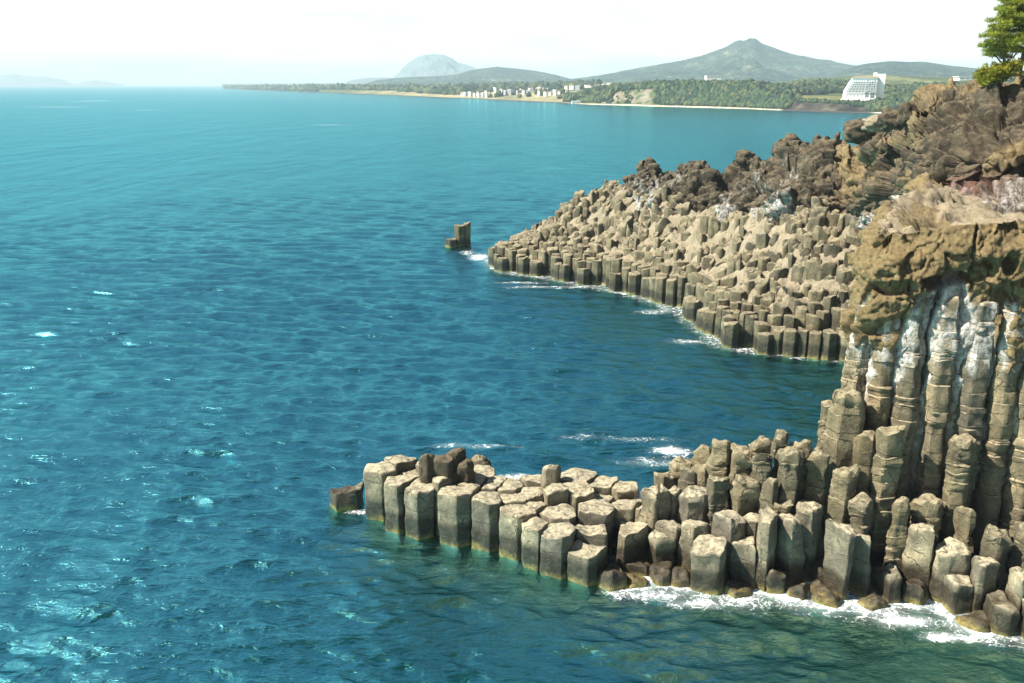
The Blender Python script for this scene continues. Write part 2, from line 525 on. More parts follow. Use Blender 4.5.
for z, l in by_zone.items():
    for r_, i in enumerate(sorted(l, key=lambda i: SEEDS[i][1])): rank[i] = r_
for i, s in enumerate(SEEDS):
    if len(CELLS[i]) < 3: continue
    cp = np.array(CELLS[i])
    area = 0.5 * abs(np.dot(cp[:, 0], np.roll(cp[:, 1], 1)) - np.dot(cp[:, 1], np.roll(cp[:, 0], 1)))
    if area < 0.42 * s[4] ** 2 * 2.0: continue          # sliver between closer neighbours
    zt = pts3[i, 2]
    z = s[0]
    kw = dict(seed=i + 1)
    if z in ('front', 'back', 'mid', 'foot'):
        kw.update(rough=0.06, m=9, bev=random.uniform(0.05, 0.12), dz=0.18, topn=0.09, tilt=(random.uniform(-.12, .12), random.uniform(-.12, .06)), dome=0.03, cham=0.03)
        if z == 'back': kw.update(bev=0.06, tilt=(random.uniform(-.09, .09), random.uniform(-.1, .05)))
        if z in ('mid', 'foot'): kw.update(rough=0.10, bev=random.uniform(0.08, 0.2), topn=0.13)
        if (s[1], s[2]) == (630, 529): kw.update(hollow=0.3, tilt=(0, -0.1))
    elif z == 'low':
        kw.update(rough=0.12, m=7, bev=0.2, dz=0.2, topn=0.16, tilt=(random.uniform(-.15, .15), random.uniform(-.2, .05)))
    elif z == 'knob':
        kw.update(rough=0.13, ring=0.05, m=9, bev=0.16, seg=0.5, topn=0.2, dome=0.05, tilt=(random.uniform(-.3, .2), random.uniform(-.3, .1)), lean=(random.uniform(-.1, .25), random.uniform(-.1, .3)))
    else:
        kw.update(rough=0.08, ring=0.05, m=9, bev=0.12, seg=0.9, topn=0.15, dome=0.04, lean=(0.15, 0.25), tilt=(random.uniform(-.2, .2), -0.1))
        pass
    zb = -3.0 if z in ('front', 'low', 'back', 'mid', 'foot') else -1.0
    mat, grp, lab = ZONE[z]
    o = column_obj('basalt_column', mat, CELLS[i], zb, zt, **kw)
    tag(o, lab.format(o=ordinal(rank[i])), 'basalt column', grp)


# ------------------------------------------------------------------ lumps / boulders
def boulder_geo(center, rad, seed, n=28, m=44, rough=0.25, freq=1.0, ridg=0.0):
    th = np.linspace(0.02, math.pi - 0.02, n)
    ph = np.linspace(0, 2 * math.pi, m, endpoint=False)
    T, Pp = np.meshgrid(th, ph, indexing='ij')
    D = np.stack([np.sin(T) * np.cos(Pp), np.sin(T) * np.sin(Pp), np.cos(T)], -1).reshape(-1, 3)
    # squarish
    D = np.sign(D) * np.abs(D) ** 0.85
    off = seed * 5.31
    r = 1 + rough * fbm(D * 1.6 * freq + off, 4) * 1.5
    if ridg: r = r + ridg * ridged(D * 3 * freq + off, 3)
    V = D * r[:, None] * np.array(rad)
    F = grid_faces(n, m, wrap=True)
    return V, F


def boulder(name, mat, center, rad, seed, label, cat='boulder', group=None, **kw):
    V, F = boulder_geo(center, rad, seed, **kw)
    o = link(name, mesh_np(name, V, F), mat, loc=tuple(center))
    return tag(o, label, cat, group)


# dark upright blocks on top of the tip
for (px, py, z, r, lab) in [
        (426, 456, 3.6, (0.5, 0.5), 'dark upright lava block, leftmost of the cluster on the promontory tip'),
        (446, 455, 3.55, (0.62, 0.6), 'wide dark lava block in the middle of the promontory tip cluster'),
        (456, 449, 3.75, (0.55, 0.5), 'pitted lava block at the back of the promontory tip cluster'),
        (466, 462, 3.3, (0.5, 0.5), 'rounded dark lava block, rightmost of the promontory tip cluster')]:
    p = W(px, py, z=z)
    a0 = random.uniform(0, 1)
    poly = [p[:2] + np.array((r[0] * math.cos(a0 + k * math.pi / 3), r[1] * math.sin(a0 + k * math.pi / 3))) for k in range(6)]
    o = column_obj('lava_block', M_LAVA, poly, 1.7, z, rough=0.13, m=9, bev=0.22, dz=0.12, seed=int(px), dome=0.05, topn=0.14, tilt=(0.1, -0.2))
    tag(o, lab, 'rock', 'dark blocks standing on the promontory tip')
p = W(551, 466, z=3.15)
poly = [p[:2] + np.array((0.5 * math.cos(0.3 + k * math.pi / 2.5), 0.42 * math.sin(0.3 + k * math.pi / 2.5))) for k in range(5)]
o = column_obj('standing_stone', M_COL, poly, 1.6, 3.15, rough=0.05, m=9, bev=0.14, dz=0.15, seed=551, dome=0.05, tilt=(0.15, -0.1))
tag(o, 'upright stone block standing alone on the flat columns of the promontory', 'rock')
p = W(345, 500, z=0.25)
poly = [p[:2] + np.array((0.1 + 0.95 * math.cos(0.5 + k_ * math.pi / 2.5), 0.8 * math.sin(0.5 + k_ * math.pi / 2.5))) for k_ in range(5)]
o = column_obj('sea_rock', M_COL, poly, -2.0, 0.85, rough=0.08, m=8, bev=0.10, dz=0.15, seed=345, topn=0.14, tilt=(0.12, -0.1))
tag(o, 'low flat wet brown rock in the water off the promontory tip', 'rock')
p = W(480, 474, z=1.4)
boulder('sea_rock', M_ROUGH, (p[0], p[1] + 0.6, 1.2), (0.55, 0.6, 0.9), 14, 'dark rounded rock behind the lava blocks of the promontory tip', 'rock', rough=0.2)

# ------------------------------------------------------------------ rock mass under the promontory columns
PROM = np.array([S2[i] for i, s in enumerate(SEEDS)])


def idw(Q, P, val, p=3.0):
    out = np.zeros(len(Q))
    for a in range(0, len(Q), 20000):
        d = np.sqrt(((Q[a:a + 20000, None, :] - P[None]) ** 2).sum(2)) + 0.05
        w = d ** -p
        out[a:a + 20000] = (w * val[None]).sum(1) / w.sum(1)
    return out


def mindist(Q, P):
    out = np.zeros(len(Q))
    for a in range(0, len(Q), 20000):
        out[a:a + 20000] = np.sqrt(((Q[a:a + 20000, None, :] - P[None]) ** 2).sum(2).min(1))
    return out


gx, gy = np.meshgrid(np.arange(-8, 24, 0.16), np.arange(28, 44, 0.16), indexing='ij')
Q = np.stack([gx.ravel(), gy.ravel()], 1)
low = pts3[:, 2].copy()
tallmask = np.array([s[0] == 'tall' for s in SEEDS])
low[tallmask] -= 3.5
zb = idw(Q, S2, low) * 0.8 - 2.1
dd = mindist(Q, S2)
P3 = np.stack([Q[:, 0], Q[:, 1], 0 * Q[:, 0]], 1)
zb = zb + 0.35 * fbm(P3 * 0.9, 4)
zb = np.where(dd > 0.7, zb * (1 - sstep(0.7, 1.8, dd)) - 3.2 * sstep(0.7, 1.8, dd), zb)
whiteb = sstep(9.5, 11.5, Q[:, 0]) * sstep(2.5, 4.0, zb) * 0.75
o = link('rock_ground', mesh_np('rock_ground', np.stack([Q[:, 0], Q[:, 1], zb], 1), grid_faces(*gx.shape),
                             attrs={'white': whiteb, 'red': 0 * zb}), M_BASE)
tag(o, kind='structure')

# ------------------------------------------------------------------ cliff
path = np.array([(28.0, 60.0), (22.4, 50.0), (18.6, 43.5), (15.9, 39.6), (14.9, 37.9), (14.9, 37.0), (16.4, 36.3), (19.2, 35.6), (24.0, 34.5), (34.0, 32.0)])
seg = np.r_[0, np.cumsum(np.hypot(*np.diff(path, axis=0).T))]
Ltot = seg[-1]
NS = 620
ss = np.interp(np.linspace(0, 1, NS), [0, 0.18, 0.8, 1], [0, 0.42 * Ltot, 0.82 * Ltot, Ltot])
fine = np.linspace(0, Ltot, 400)
fx = np.interp(fine, seg, path[:, 0]); fy = np.interp(fine, seg, path[:, 1])
ker = np.hanning(25); ker /= ker.sum()
fx = np.r_[fx[:12], np.convolve(fx, ker, 'valid'), fx[-12:]]; fy = np.r_[fy[:12], np.convolve(fy, ker, 'valid'), fy[-12:]]
bx = np.interp(ss, fine, fx); by = np.interp(ss, fine, fy)
tx = np.gradient(bx); ty = np.gradient(by)
tl = np.hypot(tx, ty); tx /= tl; ty /= tl
nxn, nyn = ty, -tx          # outward (towards the viewer / left)
NV1, NV2 = 230, 60
topz = 14.7 + 0.3 * vnoise(np.stack([ss * 0.25, 0 * ss, 0 * ss], 1)) + np.interp(bx, [14, 16, 18, 23], [-0.9, -0.65, -0.15, 0.3])
V = np.zeros((NV1 + NV2, NS, 3)); ATTW = np.zeros((NV1 + NV2, NS)); ATTB = np.zeros_like(ATTW)
vv = np.linspace(0, 1, NV1)
zs = -2 + (topz[None, :] + 2) * vv[:, None]
SS = np.broadcast_to(ss[None, :], zs.shape)
P = np.stack([SS.ravel(), np.zeros(zs.size), zs.ravel()], 1)


def sh(a): return a.reshape(zs.shape)


zc = 10.4 + 2.1 * sh(vnoise(np.stack([SS.ravel() * 0.62, 0 * P[:, 0], 0 * P[:, 0]], 1), 21)) + 0.5 * sh(vnoise(np.stack([SS.ravel() * 2.1, 0 * P[:, 0], 0 * P[:, 0]], 1), 22))
for (px, dz_, w_) in [(850, 2.3, 0.45), (897, 2.1, 0.38), (975, 1.5, 0.5), (1005, 1.9, 0.5)]:
    p_ = W(px, 320, Y=35.6)
    s0_ = ss[np.argmin((bx - p_[0]) ** 2 + (by - p_[1]) ** 2 * 0.15)]
    zc = zc - dz_ * np.exp(-((SS - s0_) / w_) ** 2)
cap = sstep(-0.25, 0.55, zs - zc)
cellph = SS / 1.12 + 0.35 * sh(vnoise(np.stack([SS.ravel() * 0.4, 0 * P[:, 0], P[:, 2] * 0.12], 1), 23))
fr = cellph - np.floor(cellph)
flute = np.sqrt(np.clip(1 - (2 * fr - 1) ** 2, 0, 1)) - 0.55
fl_amt = 0.45 * (1 - cap) + 0.08 * cap
d = flute * fl_amt
d += cap * 0.34
cx_ = np.abs(fr - 0.5)
capshape = sh(fbm(np.stack([P[:, 0] * 0.5, P[:, 1], P[:, 2] * 0.5], 1), 3, 30)) * 0.6
d += cap * capshape
d += 0.22 * sh(fbm(P * np.array((1.6, 1, 1.6)), 5, 31)) + cap * 0.15 * sh(ridged(P * np.array((1.1, 1, 1.3)), 4, 32))
# cracks through the cap
w1 = sh(worley(P * np.array((0.42, 1, 0.42)) + 0.2 * vnoise(P * 1.2)[:, None], 33)[1] - worley(P * np.array((0.42, 1, 0.42)) + 0.2 * vnoise(P * 1.2)[:, None], 33)[0])



def smark(px, py, Y):
    p = W(px, py, Y=Y)
    i = np.argmin((bx - p[0]) ** 2 + (by - p[1]) ** 2 * 0.15)
    return ss[i], p[2]


for (px, py, w_, h_, dep) in [(952, 283, 0.95, 0.33, 1.5), (893, 252, 0.16, 0.2, 0.9), (905, 293, 0.9, 0.35, 0.55), (985, 270, 0.5, 0.5, 0.5), (1010, 262, .3, .5, .5)]:
    s0, z0 = smark(px, py, 35.3)
    g = ((SS - s0) / w_) ** 2 + ((zs - z0 - 0.12 * np.sin((SS - s0) * 3)) / h_) ** 2
    d -= dep * (1 - sstep(0.55, 1.25, g))
for (px, y0, y1, w_, dep) in [(945, 290, 400, 0.10, 0.8), (1012, 300, 420, 0.12, 0.8), (876, 300, 360, 0.09, 0.5), (990, 205, 290, 0.05, 0.5), (908, 225, 260, 0.04, .3)]:
    s0, z0 = smark(px, y0, 35.3); _, z1 = smark(px, y1, 35.3)
    wob = s0 + 0.15 * np.sin(zs * 1.7) - 0.10 * (z0 - zs) * 0.6
    d -= dep * (1 - sstep(w_ * 0.5, w_ * 1.6, np.abs(SS - wob))) * sstep(z1 - 0.3, z1 + 0.3, zs) * (1 - sstep(z0 - 0.2, z0 + 0.3, zs))
rnd = sstep(0.9, 1.0, vv)[:, None]
d -= rnd ** 2 * 0.7
pc = np.stack([(bx + nxn * d).ravel(), (by + nyn * d).ravel(), zs.ravel()], 1)
pw = pc + 0.35 * np.stack([fbm(pc * 0.6, 3, 35), fbm(pc * 0.6, 3, 36), fbm(pc * 0.6, 3, 37)], 1)
fa, ja = facet(pw * np.array((0.55, 0.55, 0.6)), 38, 0.5)
fb, jb = facet(pw * np.array((1.7, 1.7, 2.0)), 39, 0.5)
brk = 0.50 * fa + 0.16 * fb + 0.14 * ridged(pc * 2.2, 3, 34) * 0.6
brk -= 0.16 * (1 - sstep(0.0, 0.07, ja)) + 0.05 * (1 - sstep(0, 0.1, jb))
d = d + sh(brk) * (0.45 + 0.55 * cap)
V[:NV1, :, 0] = bx + nxn * d; V[:NV1, :, 1] = by + nyn * d; V[:NV1, :, 2] = zs
wz = (1 - cap) * sstep(6.3, 8.3, zs) * 0.85 + (1 - cap) * 0.30 * (1 - sstep(6.3, 8.3, zs)) + 0.12 * (1 - cap) * (flute < 0)
ATTW[:NV1] = wz; ATTB[:NV1] = cap
for k in range(NV2):
    t = (k + 1) / NV2
    b_ = -0.7 - 14 * t ** 1.4
    dtop = d[NV1 - 1] * (1 - t)
    V[NV1 + k, :, 0] = bx + nxn * (dtop + b_ + 0.7 * (1 - t)); V[NV1 + k, :, 1] = by + nyn * (dtop + b_ + 0.7 * (1 - t))
    q = np.stack([V[NV1 + k, :, 0], V[NV1 + k, :, 1], 0 * bx], 1)
    V[NV1 + k, :, 2] = topz + 0.2 * min(1, t * 12) - (3.0 + 1.5 * (bx < 19)) * t + (0.2 * fbm(q * 0.9, 5, 40) + 0.18 * ridged(q * 1.7, 4, 42)) * min(1, t * 10)
    fk, jk = facet(q * 0.8 + 7, 43, 0.6); fk2, _ = facet(q * 2.3 + 3, 44, 0.6)
    V[NV1 + k, :, 2] += (0.32 * fk + 0.16 * fk2 - 0.15 * (1 - sstep(0, .1, jk))) * min(1, t * 14 + 0.15)
    ATTB[NV1 + k] = 0.5 + 0.4 * (fbm(q * 0.5, 3, 41) > 0.05); ATTW[NV1 + k] = 0.12 * sstep(0.05, .3, t)
o = link('cliff', mesh_np('cliff', V.reshape(-1, 3), grid_faces(NV1 + NV2, NS), attrs={'white': ATTW.ravel(), 'brown': ATTB.ravel(), 'red': 0 * ATTW.ravel()}), M_CLIFF)
tag(o, kind='structure')

M_TALL = rock_material('basalt_ringed', (0.125, 0.108, 0.072), (0.052, 0.045, 0.032), (0.34, 0.285, 0.185), white='z', bumpd=0.12)
s_cur, n_t = float(ss[np.argmin((bx - 15.0) ** 2 + (by - 37.3) ** 2)]), 0
tr_ = random.Random(77)
while True:
    i = int(np.argmin(np.abs(ss - s_cur)))
    if bx[i] > 30: break
    r = tr_.uniform(0.46, 0.62)
    ca = np.array((bx[i] + nxn[i] * 0.22, by[i] + nyn[i] * 0.22))
    nsd = tr_.choice([5, 6, 6, 7]); a0 = tr_.uniform(0, 1)
    poly = [ca + np.array((nxn[i], nyn[i])) * 0.55 + r * tr_.uniform(.93, 1.07) * np.array((math.cos(a0 + q * 2 * math.pi / nsd), math.sin(a0 + q * 2 * math.pi / nsd))) for q in range(nsd)]
    o = column_obj('basalt_column', M_TALL, poly, -0.8, 11.6, rough=0.06, ring=0.045, m=10, bev=0.2, seg=1.0, seed=300 + n_t, topn=0.1, cham=0.06, taper=0.0,
                   lean=(-nxn[i] * 0.98 + tr_.uniform(-.1, .2), -nyn[i] * 0.98))
    tag(o, 'tall ringed basalt column rising to the brown cliff cap, %s from the left' % ordinal(n_t), 'basalt column', 'tall ringed columns of the cliff face')
    s_cur += 2 * r * tr_.uniform(0.98, 1.12); n_t += 1

# ------------------------------------------------------------------ upper lava ridge
ST = [  # crest px,py,Y   foot px,py,Y   back drop
    (616, 188, 105.5, 611, 198, 104, 9), (630, 167, 104, 626, 200, 100, 9), (655, 161, 102, 650, 209, 96, 9), (690, 168, 99, 686, 214, 91, 9), (720, 163, 97, 716, 218, 88, 9),
    (745, 153, 94, 742, 220, 85, 9), (775, 148, 90, 770, 222, 81, 9), (798, 144, 86, 792, 224, 77, 9), (820, 131, 84, 815, 226, 76, 9), (845, 130, 82, 838, 228, 75, 9), (868, 126, 79, 860, 230, 72, 8),
    (893, 122, 74, 885, 228, 65, 7), (915, 112, 68, 910, 222, 55, 4), (940, 98, 61, 940, 214, 47, 2), (965, 89, 57, 970, 206, 45, 0.5), (990, 81, 54, 1000, 203, 44, 0), (1024, 76, 53, 1035, 198, 43, 0), (1080, 70, 52, 1090, 190, 42, 0), (1200, 60, 50, 1200, 185, 41, 0)]
C3 = np.array([W(a[0], a[1], Y=a[2]) for a in ST]); F3 = np.array([W(a[3], a[4], Y=a[5]) for a in ST]); BD = np.array([a[6] for a in ST])
NU, NW = 900, 230
lu = np.r_[0, np.cumsum(np.linalg.norm(np.diff((C3 + F3) / 2, axis=0), axis=1))]
# finer where nearer
uu = np.interp(np.linspace(0, 1, NU), [0, .45, .85, 1], [0, lu[9], lu[15], lu[-1]])
ci = np.stack([np.interp(uu, lu, C3[:, k]) for k in range(3)], 1); fi = np.stack([np.interp(uu, lu, F3[:, k]) for k in range(3)], 1); bd = np.interp(uu, lu, BD)
fi[:, 2] -= 1.2
ci[:, 2] += 0.9 * fbm(np.stack([uu * 0.35, 0 * uu, 0 * uu], 1), 4, 50) * np.interp(uu, [0, lu[8], lu[12], lu[-1]], [1.9, 1.5, 0.45, 0.3])
ci[:, 2] -= np.interp(uu, [0, lu[7], lu[10], lu[15], lu[-1]], [0.5, 0.6, 1.5, 1.0, 0.8])
NSK = 40
NW += NSK
ww = np.r_[np.linspace(-1, -0.02, NSK), np.linspace(0, 1, 170), 1 + np.linspace(0.01, 1, NW - NSK - 170)]
V = np.zeros((NW, NU, 3)); HOL = np.zeros((NW, NU))
near = sstep(lu[9], lu[12], uu)
for k, w in enumerate(ww):
    if w < 0:                                     # the rock goes on down to the sea below its visible foot
        V[k, :, :2] = fi[:, :2] + (ci[:, :2] - fi[:, :2]) * 0.12 * w
        V[k, :, 2] = fi[:, 2] + (fi[:, 2] + 2.5) * w
    elif w <= 1:
        hz = 0.25 * w + 0.75 * w ** 2.2
        hol = near * 0.22 * math.exp(-((w - 0.3) / 0.16) ** 2)
        HOL[k] = hol
        V[k, :, :2] = fi[:, :2] + (ci[:, :2] - fi[:, :2]) * (hz + hol)[:, None]
        V[k, :, 2] = fi[:, 2] + (ci[:, 2] - fi[:, 2]) * (w ** 0.95)
    else:
        t = w - 1
        back = ci[:, :2] + np.array((0.25, 1.0)) * (t * (6 + 8 * (bd < 5)))[:, None]
        V[k, :, :2] = back
        V[k, :, 2] = ci[:, 2] - (bd + 3) * t ** 1.3 * (bd > 1) - 0.3 * t
du = np.gradient(V, axis=1); dw = np.gradient(V, axis=0)
N = np.cross(du.reshape(-1, 3), dw.reshape(-1, 3)); N /= np.linalg.norm(N, axis=1, keepdims=True) + 1e-9
P = V.reshape(-1, 3)
A = np.broadcast_to(np.interp(uu, [0, lu[8], lu[13], lu[-1]], [1.15, 1.15, 1.15, 1.1])[None], (NW, NU)).ravel()
W2 = np.broadcast_to(ww[:, None], (NW, NU)).ravel()
Pw = P + 0.5 * np.stack([fbm(P * 0.5, 3, 60), fbm(P * 0.5, 3, 61), fbm(P * 0.5, 3, 62)], 1)
f1, f2 = worley(Pw * np.array((0.42, 0.42, 0.5)), 63)
g1, g2 = worley(Pw * np.array((1.1, 1.1, 1.3)), 64)
disp = A * (1.35 * ridged(Pw * 0.17, 4, 65) - 0.3 + 0.75 * (0.55 - f1) + 0.22 * (0.5 - g1) + 0.55 * ridged(Pw * np.array((0.6, 0.6, 0.45)), 4, 67) + 0.14 * fbm(P * 1.8, 4, 66))
fa, ja = facet(Pw * np.array((0.34, 0.34, 0.4)), 68, 0.4)
fb, jb = facet(Pw * np.array((1.0, 1.0, 1.25)) + 0.2 * fbm(P * 2, 2, 69)[:, None], 69, 0.7)
disp = disp * 0.62 + A * (1.15 * fa + 0.6 * fb - 0.40 * (1 - sstep(0, .16, ja)) - 0.2 * (1 - sstep(0, .14, jb)))
amt = np.where(W2 < 0, 0.15 + 0.45 * sstep(0.0, 0.3, -W2), sstep(0.0, 0.12, W2) * 0.85 + 0.15)
V2 = P + N * (disp * amt)[:, None]
pxs = None
# stains: pale crust low on the face, red scoria in the hollow
UU = np.broadcast_to(uu[None], (NW, NU)).ravel()


def ustat(px):
    return np.interp(px, [a[0] for a in ST], lu)


n_ = fbm(P * 0.35, 3, 70)
white = np.exp(-((W2 - 0.19) / 0.15) ** 2) * (0.55 + 0.6 * np.exp(-((UU - ustat(915)) / 9.0) ** 2)) + 0.25 * n_
white = white * (1 - sstep(0.35, 0.6, W2)) + 0.42 * (UU < ustat(800)) * (1 - sstep(0.75, 1.0, W2)) * (n_ > -.1)
red = np.exp(-((W2 - 0.27) / 0.1) ** 2) * np.exp(-((UU - ustat(950)) / 4.0) ** 2)
brown = sstep(-0.1, 0.25, fbm(P * 0.3, 3, 71)) * sstep(0.3, 0.6, W2) * sstep(ustat(780), ustat(850), UU)
o = link('lava_ridge_terrain', mesh_np('lava_ridge_terrain', V2, grid_faces(NW, NU), attrs={'white': np.clip(white, 0, 1), 'red': red, 'brown': brown}), M_LAVA)
tag(o, kind='structure')

# ------------------------------------------------------------------ far columned terrace
WL = [(487, 262), (494, 270), (510, 274), (540, 278), (580, 285), (620, 293), (650, 301), (680, 315), (700, 330), (715, 345), (750, 352), (800, 357), (850, 361), (905, 366)]
wl = np.array([W(a, b, z=0.0)[:2] for a, b in WL])
BE = [(500, 247, 112), (522, 236, 110), (545, 224, 109), (570, 211, 108), (597, 198, 107), (615, 190, 106)]
be = np.array([W(a, b, Y=c) for a, b, c in BE])
ctrl, cz = [], []
for p in wl: ctrl.append(p); cz.append(1.5)
for p in be: ctrl.append(p[:2]); cz.append(p[2])
for p in F3[:11]: ctrl.append(p[:2]); cz.append(p[2] + 0.1)
ctrl = np.array(ctrl); cz = np.array(cz)


def tps_fit(P, z, lam=0.5):
    d = np.sqrt(((P[:, None] - P[None]) ** 2).sum(2))
    K = np.where(d > 0, d * d * np.log(d + 1e-9), 0) + lam * np.eye(len(P)) * 10
    A = np.zeros((len(P) + 3,) * 2)
    A[:len(P), :len(P)] = K; A[:len(P), len(P):] = np.c_[np.ones(len(P)), P]; A[len(P):, :len(P)] = A[:len(P), len(P):].T
    return np.linalg.solve(A, np.r_[z, 0, 0, 0])


cf = tps_fit(ctrl, cz)


def hfar(Q):
    d = np.sqrt(((Q[:, None] - ctrl[None]) ** 2).sum(2))
    return (np.where(d > 0, d * d * np.log(d + 1e-9), 0)) @ cf[:len(ctrl)] + np.c_[np.ones(len(Q)), Q] @ cf[len(ctrl):]


FP = np.concatenate([wl, F3[10:0:-1, :2] + np.array((0, 1.5)), be[::-1, :2]])


def inside(Q, poly):
    r = np.zeros(len(Q), bool)
    j = len(poly) - 1
    for i in range(len(poly)):
        a, b = poly[i], poly[j]
        c = ((a[1] > Q[:, 1]) != (b[1] > Q[:, 1])) & (Q[:, 0] < (b[0] - a[0]) * (Q[:, 1] - a[1]) / (b[1] - a[1] + 1e-12) + a[0])
        r ^= c
        j = i
    return r


def polydist(Q, poly, closed=True):
    best = np.full(len(Q), 1e9)
    n = len(poly)
    for i in range(n if closed else n - 1):
        a, b = poly[i], poly[(i + 1) % n]
        ab = b - a
        t = np.clip(((Q - a) @ ab) / (ab @ ab + 1e-12), 0, 1)
        best = np.minimum(best, np.hypot(*(Q - a - t[:, None] * ab).T))
    return best


SP = 1.05
fs = []
x0, x1, y0, y1 = FP[:, 0].min() - 1, FP[:, 0].max() + 1, FP[:, 1].min() - 1, FP[:, 1].max() + 1
for r_ in range(int((y1 - y0) / (SP * 0.866)) + 1):
    for c_ in range(int((x1 - x0) / SP) + 1):
        fs.append((x0 + (c_ + 0.5 * (r_ % 2)) * SP + rng.uniform(-.36, .36), y0 + r_ * SP * 0.866 + rng.uniform(-.36, .36)))
fs = np.array(fs)
ins = inside(fs, FP) & (rng.random(len(fs)) > 0.16)
fs = fs[ins]
dwl = polydist(fs, wl, closed=False)
keep = (dwl > 0.25) & ~((dwl < 1.4) & (rng.random(len(fs)) < 0.26))
fs, dwl = fs[keep], dwl[keep]
hz = hfar(fs)
q3 = np.stack([fs[:, 0], fs[:, 1], 0 * hz], 1)
step_n = fbm(q3 * 0.12, 2, 80)
hz = np.maximum(hz, 0.8)
lv, lj = facet(q3 * 0.30 + 0.25 * fbm(q3 * 0.5, 2, 85)[:, None], 84, 0.35)
lv2, _ = facet(q3 * 0.62 + 0.2, 86, 0.3)
hz = hz + (0.80 * lv + 0.5 * lv2) * sstep(0.5, 4, dwl) + 0.35 * fbm(q3 * 0.3, 3, 81) + rng.normal(0, 0.07, len(hz)) * sstep(0.5, 4, dwl)
hz -= 0.8 * (rng.random(len(hz)) < 0.18) * sstep(2, 5, dwl) + rng.uniform(-0.35, 0.35, len(hz)) * (dwl < 2)
# scarp of standing columns half way up
dft = polydist(fs, F3[:13, :2], closed=False)
hz += np.where(dft < 7.5 + 4.0 * step_n, 1.3, -0.45) * sstep(5, 12, dwl)
rad = np.where(dwl < 2, SP * 0.66, SP * rng.uniform(0.55, 0.95, len(fs)))
fcells = cells(fs, rad, gap=0.03, seed=5, aim=dwl < 2.5)
dist_cam = np.hypot(fs[:, 0], fs[:, 1])
# size in view: nearer and along the open front
front = dwl < 1.3
score = dist_cam - 30 * front
order = np.argsort(score)
vis_x = 512 + 900 * fs[:, 0] / np.maximum(fs[:, 1], 1)
order = [i for i in order if vis_x[i] < 870 and len(fcells[i]) >= 3]
N_IND = 170
single = set(order[:N_IND])
fr_sorted = sorted([i for i in single if front[i]], key=lambda i: vis_x[i])
fr_rank = {i: r_ for r_, i in enumerate(fr_sorted)}
SV, SF, so = [], [], 0
for i in range(len(fs)):
    if len(fcells[i]) < 3: continue
    t = float(sstep(1.5, 6, dwl[i]))
    kw = dict(seed=i % 97, rough=0.05 + 0.10 * t, m=5, bev=0.08 + 0.10 * t, dz=0.5, topn=0.08 + 0.20 * t, dome=0.02 + 0.05 * t, tilt=(rng.normal(0, .08 + .28 * t), rng.normal(0, .08 + .28 * t)), cham=0.03 + 0.05 * t)
    zb = -2.0 if dwl[i] < 4 else hz[i] - 2.6
    if i in single:
        o = column_obj('basalt_column', M_FAR, fcells[i], zb, hz[i], **kw)
        if i in fr_rank:
            tag(o, 'columns of the far terrace: %s from its seaward tip along the waterline' % ordinal(fr_rank[i]), 'basalt column', 'far terrace columns along the waterline')
            o['label'] = 'straight-sided basalt column of the far waterline, %s from the seaward tip' % ordinal(fr_rank[i])
        else:
            tag(o, 'rounded basalt column stub on the lower slope of the far terrace', 'basalt column', 'rounded column stubs low on the far terrace')
    else:
        Vc, Fq, tri, _ = column_geo(fcells[i], zb, hz[i], **{**kw, 'dz': 1.3})
        SV.append(Vc); SF.append(Fq + so); SF.append(tri + so); so += len(Vc)
SFa = np.concatenate(SF)
quad = SFa[:, 2] != SFa[:, 3]
me = bpy.data.meshes.new('basalt_column_field')
me.from_pydata(np.concatenate(SV).tolist(), [], [tuple(f) for f in SFa[quad].tolist()] + [tuple(f[:3]) for f in SFa[~quad].tolist()])
me.polygons.foreach_set('use_smooth', [True] * len(me.polygons)); me.update()
o = link('basalt_column_field', me, M_FAR)
tag(o, 'mass of small rounded basalt columns on the upper slope of the far terrace', 'basalt columns', kind='stuff')

gx, gy = np.meshgrid(np.arange(x0 - 4, x1 + 10, 0.3), np.arange(y0 - 4, y1 + 14, 0.3), indexing='ij')
Q = np.stack([gx.ravel(), gy.ravel()], 1)
insq = inside(Q, FP); dq = polydist(Q, FP)
sd = np.where(insq, dq, -dq)
zq = np.concatenate([hfar(Q[a:a + 20000]) for a in range(0, len(Q), 20000)])
q3 = np.stack([Q[:, 0], Q[:, 1], 0 * zq], 1)
glv, _ = facet(q3 * 0.30 + 0.25 * fbm(q3 * 0.5, 2, 85)[:, None], 84, 0.35)
glv2, _ = facet(q3 * 0.62 + 0.2, 86, 0.3)
gd = polydist(Q, F3[:11, :2], closed=False); gwl = polydist(Q, wl, closed=False)
zq = np.clip(zq, 0.3, 14) + (0.80 * glv + 0.5 * glv2) * sstep(0.5, 4, gwl) + 0.25 * fbm(q3 * 1.1, 3, 82) - 0.55
zq += (0.55 * facet(q3 * 0.95 + 0.3, 87, 0.7)[0] + 0.28 * facet(q3 * 2.1, 88, 0.7)[0]) * sstep(0.5, 3, gwl)
zq += np.where(gd < 7.5 + 4.0 * fbm(q3 * 0.12, 2, 80), 1.3, -0.45) * sstep(5, 12, gwl)
k_ = sstep(0.2, 2.6, np.where(gwl < 3, sd, sd + 2.2))
zq = zq * k_ - 3.5 * (1 - k_)
# behind the foot of the ridge the ground stays hidden inside the ridge
whq = np.clip(0.12 + 0.5 * fbm(q3 * 0.12, 3, 83), 0, 0.8) * sstep(2.5, 5, zq)
o = link('terrace_ground', mesh_np('terrace_ground', np.stack([Q[:, 0], Q[:, 1], zq], 1), grid_faces(*gx.shape), attrs={'white': whq, 'red': 0 * zq}), M_BASE)
tag(o, kind='structure')

